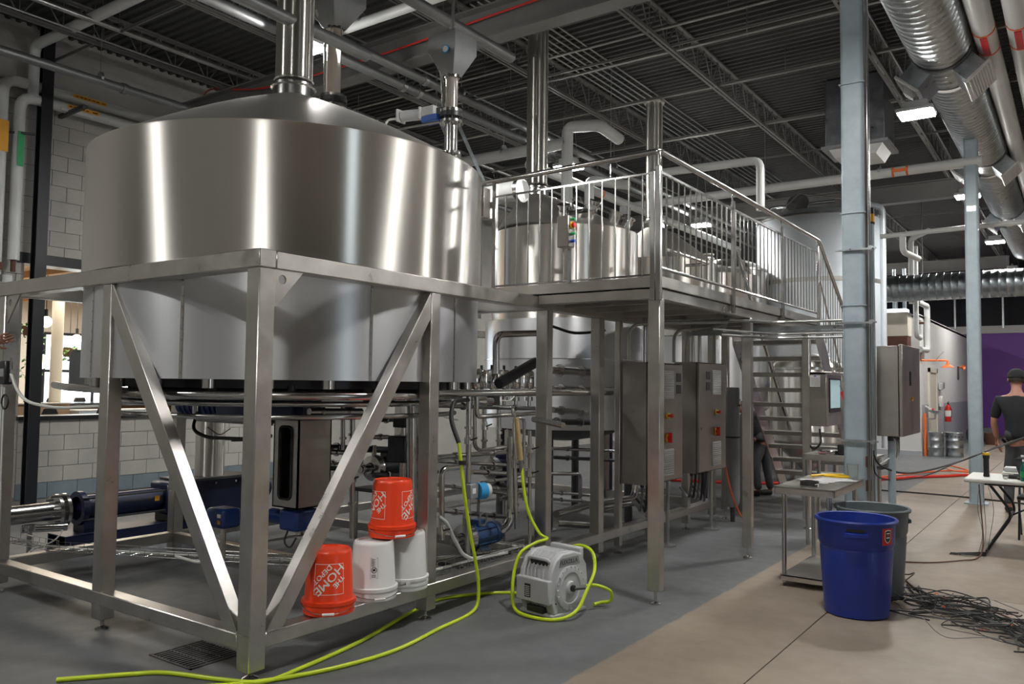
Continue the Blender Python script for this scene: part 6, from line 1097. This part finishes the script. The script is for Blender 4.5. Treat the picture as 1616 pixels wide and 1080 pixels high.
# ================================================================ PEOPLE
def skin(name,verts,edges,mt,parent,sub=2,label=None):
    me=bpy.data.meshes.new(name); me.from_pydata([v[0] for v in verts],edges,[]); o=bpy.data.objects.new(name,me); col.objects.link(o)
    md=o.modifiers.new('skin','SKIN'); md.use_smooth_shade=True
    for i,v in enumerate(verts):
        r_=v[1]; me.skin_vertices[0].data[i].radius=(r_,r_) if not isinstance(r_,tuple) else r_
    me.skin_vertices[0].data[0].use_root=True
    sd=o.modifiers.new('sub','SUBSURF'); sd.levels=sub; sd.render_levels=sub
    dg=bpy.context.evaluated_depsgraph_get(); dg.update(); m2=bpy.data.meshes.new_from_object(o.evaluated_get(dg)); bpy.data.objects.remove(o)
    if not m2.materials: m2.materials.append(M[mt])
    else: m2.materials[0]=M[mt]
    m2.shade_smooth(); q=bpy.data.objects.new(name,m2); col.objects.link(q); q.parent=parent
    ORG[q.name]=org(parent)
    if label: q['label']=label
    return q
def hand(parent,w,d,palm_n,s=1,curl=.5,mt='skin',mirror=1):
    """w wrist, d finger direction, palm_n palm normal; five separate bent fingers"""
    w=Vector(w); d=Vector(d).normalized(); n=Vector(palm_n).normalized(); t=d.cross(n).normalized()*mirror
    V=[(w-d*.02*s,.026*s),(w+d*.03*s,(.034*s)),(w+d*.07*s,(.036*s))]; E_=[(0,1),(1,2)]
    for k,(o_,L) in enumerate(((-.032,.062),(-.011,.078),(.010,.084),(.031,.074))):
        b=w+d*.075*s+t*o_*s; i=len(V); a1=curl*.6; a2=curl*1.3; a3=curl*2
        p1=b+(d*math.cos(a1)+n*math.sin(a1))*L*.42*s; p2=p1+(d*math.cos(a2)+n*math.sin(a2))*L*.34*s; p3=p2+(d*math.cos(a3)+n*math.sin(a3))*L*.28*s
        V+=[(b,.010*s),(p1,.0092*s),(p2,.0085*s),(p3,.0065*s)]; E_+=[(2,i),(i,i+1),(i+1,i+2),(i+2,i+3)]
    i=len(V); b=w+d*.02*s+t*.035*s; V+=[(b,.013*s),(b+(t*.6+d*.6+n*.3)*.04*s,.0105*s),(b+(t*.6+d*.95+n*.5)*.065*s,.008*s)]; E_+=[(1,i),(i,i+1),(i+1,i+2)]
    return V,E_
def person(name,label,J,H=1.8,shirt='cloth_black',pants='cloth_grey',glove=None,hair='hair_dark',cap=False,face=None,skinm='skin'):
    k=H/1.8; t=thing(name,label,'person',(J['hip'][0],J['hip'][1],0)); L=org(t)
    P={a:Vector(b)-L for a,b in J.items() if isinstance(b,tuple)}
    up_=(P['head']-P['neck']).normalized(); fw=Vector(face).normalized()
    side=fw.cross(up_).normalized()
    V=[];E_=[];ix={}
    def ad(n_,p,r_,par=None):
        V.append((p,r_*k)); ix[n_]=len(V)-1
        if par: E_.append((ix[par],ix[n_]))
    ad('hip',P['hip'],.108); ad('waist',P['hip'].lerp(P['neck'],.38),.105,'hip'); ad('chest',P['hip'].lerp(P['neck'],.75),.135,'waist'); ad('nb',P['neck'],.065,'chest'); ad('nk',P['neck'].lerp(P['head'],.45),.058,'nb')
    ad('jaw',P['neck'].lerp(P['head'],.75)+fw*.015,.072,'nk'); ad('cran',P['head']+Vector((0,0,0)),.092,'jaw'); ad('top',P['head']+up_*.06*k-fw*.01,.075,'cran')
    for s in 'lr':
        ad('sh'+s,P['sh'+s],.062,'chest'); ad('ua'+s,P['sh'+s].lerp(P['el'+s],.5),.050,'sh'+s); ad('el'+s,P['el'+s],.042,'ua'+s); ad('fa'+s,P['el'+s].lerp(P['wr'+s],.4),.042,'el'+s); ad('wr'+s,P['wr'+s],.028,'fa'+s)
        ad('hj'+s,P['hip']+(P['kn'+s]-P['hip'])*.12,.092,'hip'); ad('th'+s,V[ix['hj'+s]][0].lerp(P['kn'+s],.35),.074,'hj'+s); ad('kn'+s,P['kn'+s],.058,'th'+s); ad('cf'+s,P['kn'+s].lerp(P['an'+s],.35),.056,'kn'+s); ad('an'+s,P['an'+s],.038,'cf'+s); 
        f_=Vector(J.get('ft'+s,tuple(Vector(J['an'+s])+Vector((fw.x,fw.y,0)).normalized()*.16+Vector((0,0,-.06)))))-L; ad('ft'+s,f_,.035,'an'+s)
        hd=J.get('hd'+s,tuple((P['wr'+s]-P['el'+s]).normalized())); hn=J.get('hn'+s,tuple(-side*(1 if s=='r' else -1)))
        hv,he=hand(None,P['wr'+s]+Vector(hd).normalized()*.02,hd,hn,k,J.get('curl'+s,.35),mirror=J.get('mir'+s,1))
        if glove: q=skin('glove',hv,he,glove,t,1)
        else:
            o_=len(V); V+= hv; E_+=[(a+o_,b+o_) for a,b in he]; E_.append((ix['wr'+s],o_))
    for i in range(len(V)): V[i]=(V[i][0],V[i][1])
    skin('body',V,E_,skinm,t,2)
    # clothing
    def cl(n_,chain,mt):
        v=[];e=[]
        for c_ in chain:
            for j,(p,r_) in enumerate(c_):
                v.append((p,r_*k)); 
                if j: e.append((len(v)-2,len(v)-1))
                elif len(v)>1: e.append((3 if n_=='shirt' else 0,len(v)-1))
        return skin(n_,v,e,mt,t,2)
    cl('shirt',[[(P['hip']-up_*.10,.148),(P['hip']+up_*.05,.152),(P['hip'].lerp(P['neck'],.38),.148),(P['hip'].lerp(P['neck'],.75),.162),(P['neck']-up_*.05,.11),(P['neck']+up_*.0,.076)]]+[[(P['sh'+s]+Vector((0,0,-.01)),.080),(P['sh'+s].lerp(P['el'+s],.5),.070),(P['sh'+s].lerp(P['el'+s],.88),.062)] for s in 'lr'],shirt)
    cl('trousers',[[(P['hip']-Vector((0,0,.02)),.145),(P['hip']+up_*.12,.142)]]+[[(P['hj'+s],.115),(P['hj'+s].lerp(P['kn'+s],.4),.100),(P['kn'+s],.075),(P['kn'+s].lerp(P['an'+s],.5),.068),(P['an'+s]+Vector((0,0,.02)),.062)] for s in 'lr'] if 'hjl' in P else [[(P['hip']-Vector((0,0,.02)),.145),(P['hip']+up_*.12,.142)]]+[[(P['hip'].lerp(P['kn'+s],.12),.125),(P['hip'].lerp(P['kn'+s],.3),.112),(P['hip'].lerp(P['kn'+s],.6),.092),(P['kn'+s],.075),(P['kn'+s].lerp(P['an'+s],.5),.066),(P['an'+s]+Vector((0,0,.02)),.060)] for s in 'lr'],pants)
    for s in 'lr':
        a=P['an'+s]; ff=Vector((fw.x,fw.y,0)).normalized(); skin('shoe',[(Vector((a.x,a.y,.05))-ff*.03,.05),(Vector((a.x,a.y,.05))+ff*.08,.048),(Vector((a.x,a.y,.042))+ff*.17,.040)],[(0,1),(1,2)],'black_rubber',t,2)
    c=P['head']; 
    hb=B(); rr=.104*k; vs=[]
    n=20; prof=[]
    cz=c+up_*.035*k-fw*.012
    hb.lathe([(rr*math.cos(R(a)),rr*1.02*math.sin(R(a))) for a in range(-12,91,12)]+[(0,rr*1.03)],cz+L,n,up_)
    ob('cap' if cap else 'hair',hb,'cloth_black' if cap else hair,t)
    if cap:
        b=B(); c0=cz+fw*.085*k+up_*.0; b.prism([c0-side*.075+L,c0-side*.06+fw*.07+L,c0+side*.06+fw*.07+L,c0+side*.075+L],up_*.006); ob('cap_brim',b,'cloth_black',t,bevel=.002)
        b=B(); b.lathe([(.088,-.055),(.096,-.03),(.098,0),(.09,.01)],c-fw*.012+up_*.01+L,20,up_); ob('hair',b,hair,t)
    for s in (-1,1):
        b=B(); b.ball(c+side*s*.033*k+fw*.083*k+up_*.005+L,.012,10); ob('eye',b,'print_white',t); b=B(); b.ball(c+side*s*.033*k+fw*.092*k+up_*.005+L,.006,8); ob('pupil',b,'black_plastic',t)
        b=B(); b.lathe([(0,-.006),(.018,-.004),(.026,.0),(.018,.006),(0,.004)],c+side*s*.094*k-up_*.01+L,12,side*s); ob('ear',b,skinm,t)
    skin('nose',[(c+fw*.085*k+up_*.0,.010),(c+fw*.105*k-up_*.03,.013)],[(0,1)],skinm,t,1)
    b=B(); b.beam(c+fw*.086*k-up_*.062*k-side*.022+L,c+fw*.086*k-up_*.062*k+side*.022+L,.008,.010,up_); ob('mouth',b,'print_red',t,bevel=.002)
    return t
# man walking away at the right edge
X,Y=3.0,10.05; s=1.065
def pt(dx,dy,z): return (X+dx,Y+dy,z*s)
person('person','man in black shirt and cap seen from behind at the right edge',
 dict(hip=pt(0,0,.98),neck=pt(0,.02,1.49),head=pt(.0,.05,1.685),shl=pt(-.205,.0,1.425),shr=pt(.205,.0,1.425),ell=pt(-.275,.03,1.13),elr=pt(.275,.03,1.13),wrl=pt(-.245,.14,.90),wrr=pt(.245,.15,.92),
  knl=pt(-.10,.05,.52),knr=pt(.11,.0,.52),anl=pt(-.11,-.05,.075),anr=pt(.12,.05,.075)),H=1.9,face=(-.15,1,-.05),cap=True)
# worker stooping behind the platform post, blue gloves
X,Y=-.38,9.45
def pt(dx,dy,z): return (X+dx,Y+dy,z)
person('person','worker in black t-shirt and blue gloves stooping behind the platform post',
 dict(hip=pt(.12,.0,.90),neck=pt(-.10,-.10,1.26),head=pt(-.22,-.16,1.36),shl=pt(-.12,-.26,1.16),shr=pt(.02,.12,1.20),ell=pt(-.16,-.34,.92),elr=pt(.16,-.02,1.0),wrl=pt(-.20,-.30,.72),wrr=pt(.04,-.16,.84),
  knl=pt(.05,-.12,.48),knr=pt(.14,.12,.48),anl=pt(.10,-.12,.075),anr=pt(.20,.14,.075)),H=1.75,face=(-.8,-.35,-.45),glove='glove_blue',skinm='skin_dark')
# person just outside the left edge, hand round the corner post
X,Y=-3.62,-.52
def pt(dx,dy,z): return (X+dx,Y+dy,z)
person('person','person outside the left edge whose hand grips the far left frame post',
 dict(hip=pt(0,0,.98),neck=pt(.0,.02,1.50),head=pt(.03,.05,1.69),shl=pt(-.19,.07,1.42),shr=pt(.18,-.04,1.44),ell=pt(-.27,.10,1.13),elr=pt(.34,.12,1.66),wrl=pt(-.24,.20,.90),wrr=pt(.52,.42,1.91),
  hdr=(.28,1,.45),hnr=(-1,.30,-.1),curlr=.18,mirr=-1,knl=pt(-.10,.03,.52),knr=pt(.10,.06,.52),anl=pt(-.11,0,.075),anr=pt(.12,.02,.075)),H=1.8,face=(.45,.9,0))
# ================================================================ groups of alike things
GR={'bucket':'upside-down plastic pails','high_bay_lamp':'high-bay lamps over the brewery floor','control_cabinet':'electrical cabinets on the skid','fermenter':'upright tanks at the back','beer_keg':'steel kegs by the white wall','bar_stool':'stools and chairs in the taproom','paper_sheet':'papers on the small table','air_hose':'lime-yellow air hose runs','insulated_pipe':'white insulated pipes','steel_pipe':'bare steel pipes overhead','sprinkler_pipe':'thin sprinkler lines','globe_pendant':'globe lamps in the taproom','hanging_plant':'hanging taproom plants','feed_hopper':'grain feed hoppers','grain_conveyor':'grain conveyor tubes','water_bottle':'green bottles on the folding table','pump':'pumps inside the skid','trash_bin':'round plastic bins','hand_tool':'tools on the folding table','conduit':'thin overhead conduits','strut_rod':'thin overhead rails','cable_ladder':'steep perforated struts'}
for o in list(sc.objects):
    if o.parent is None and 'category' in o and 'group' not in o:
        n_=o.name.split('.')[0]
        if n_ in GR: o['group']=GR[n_]
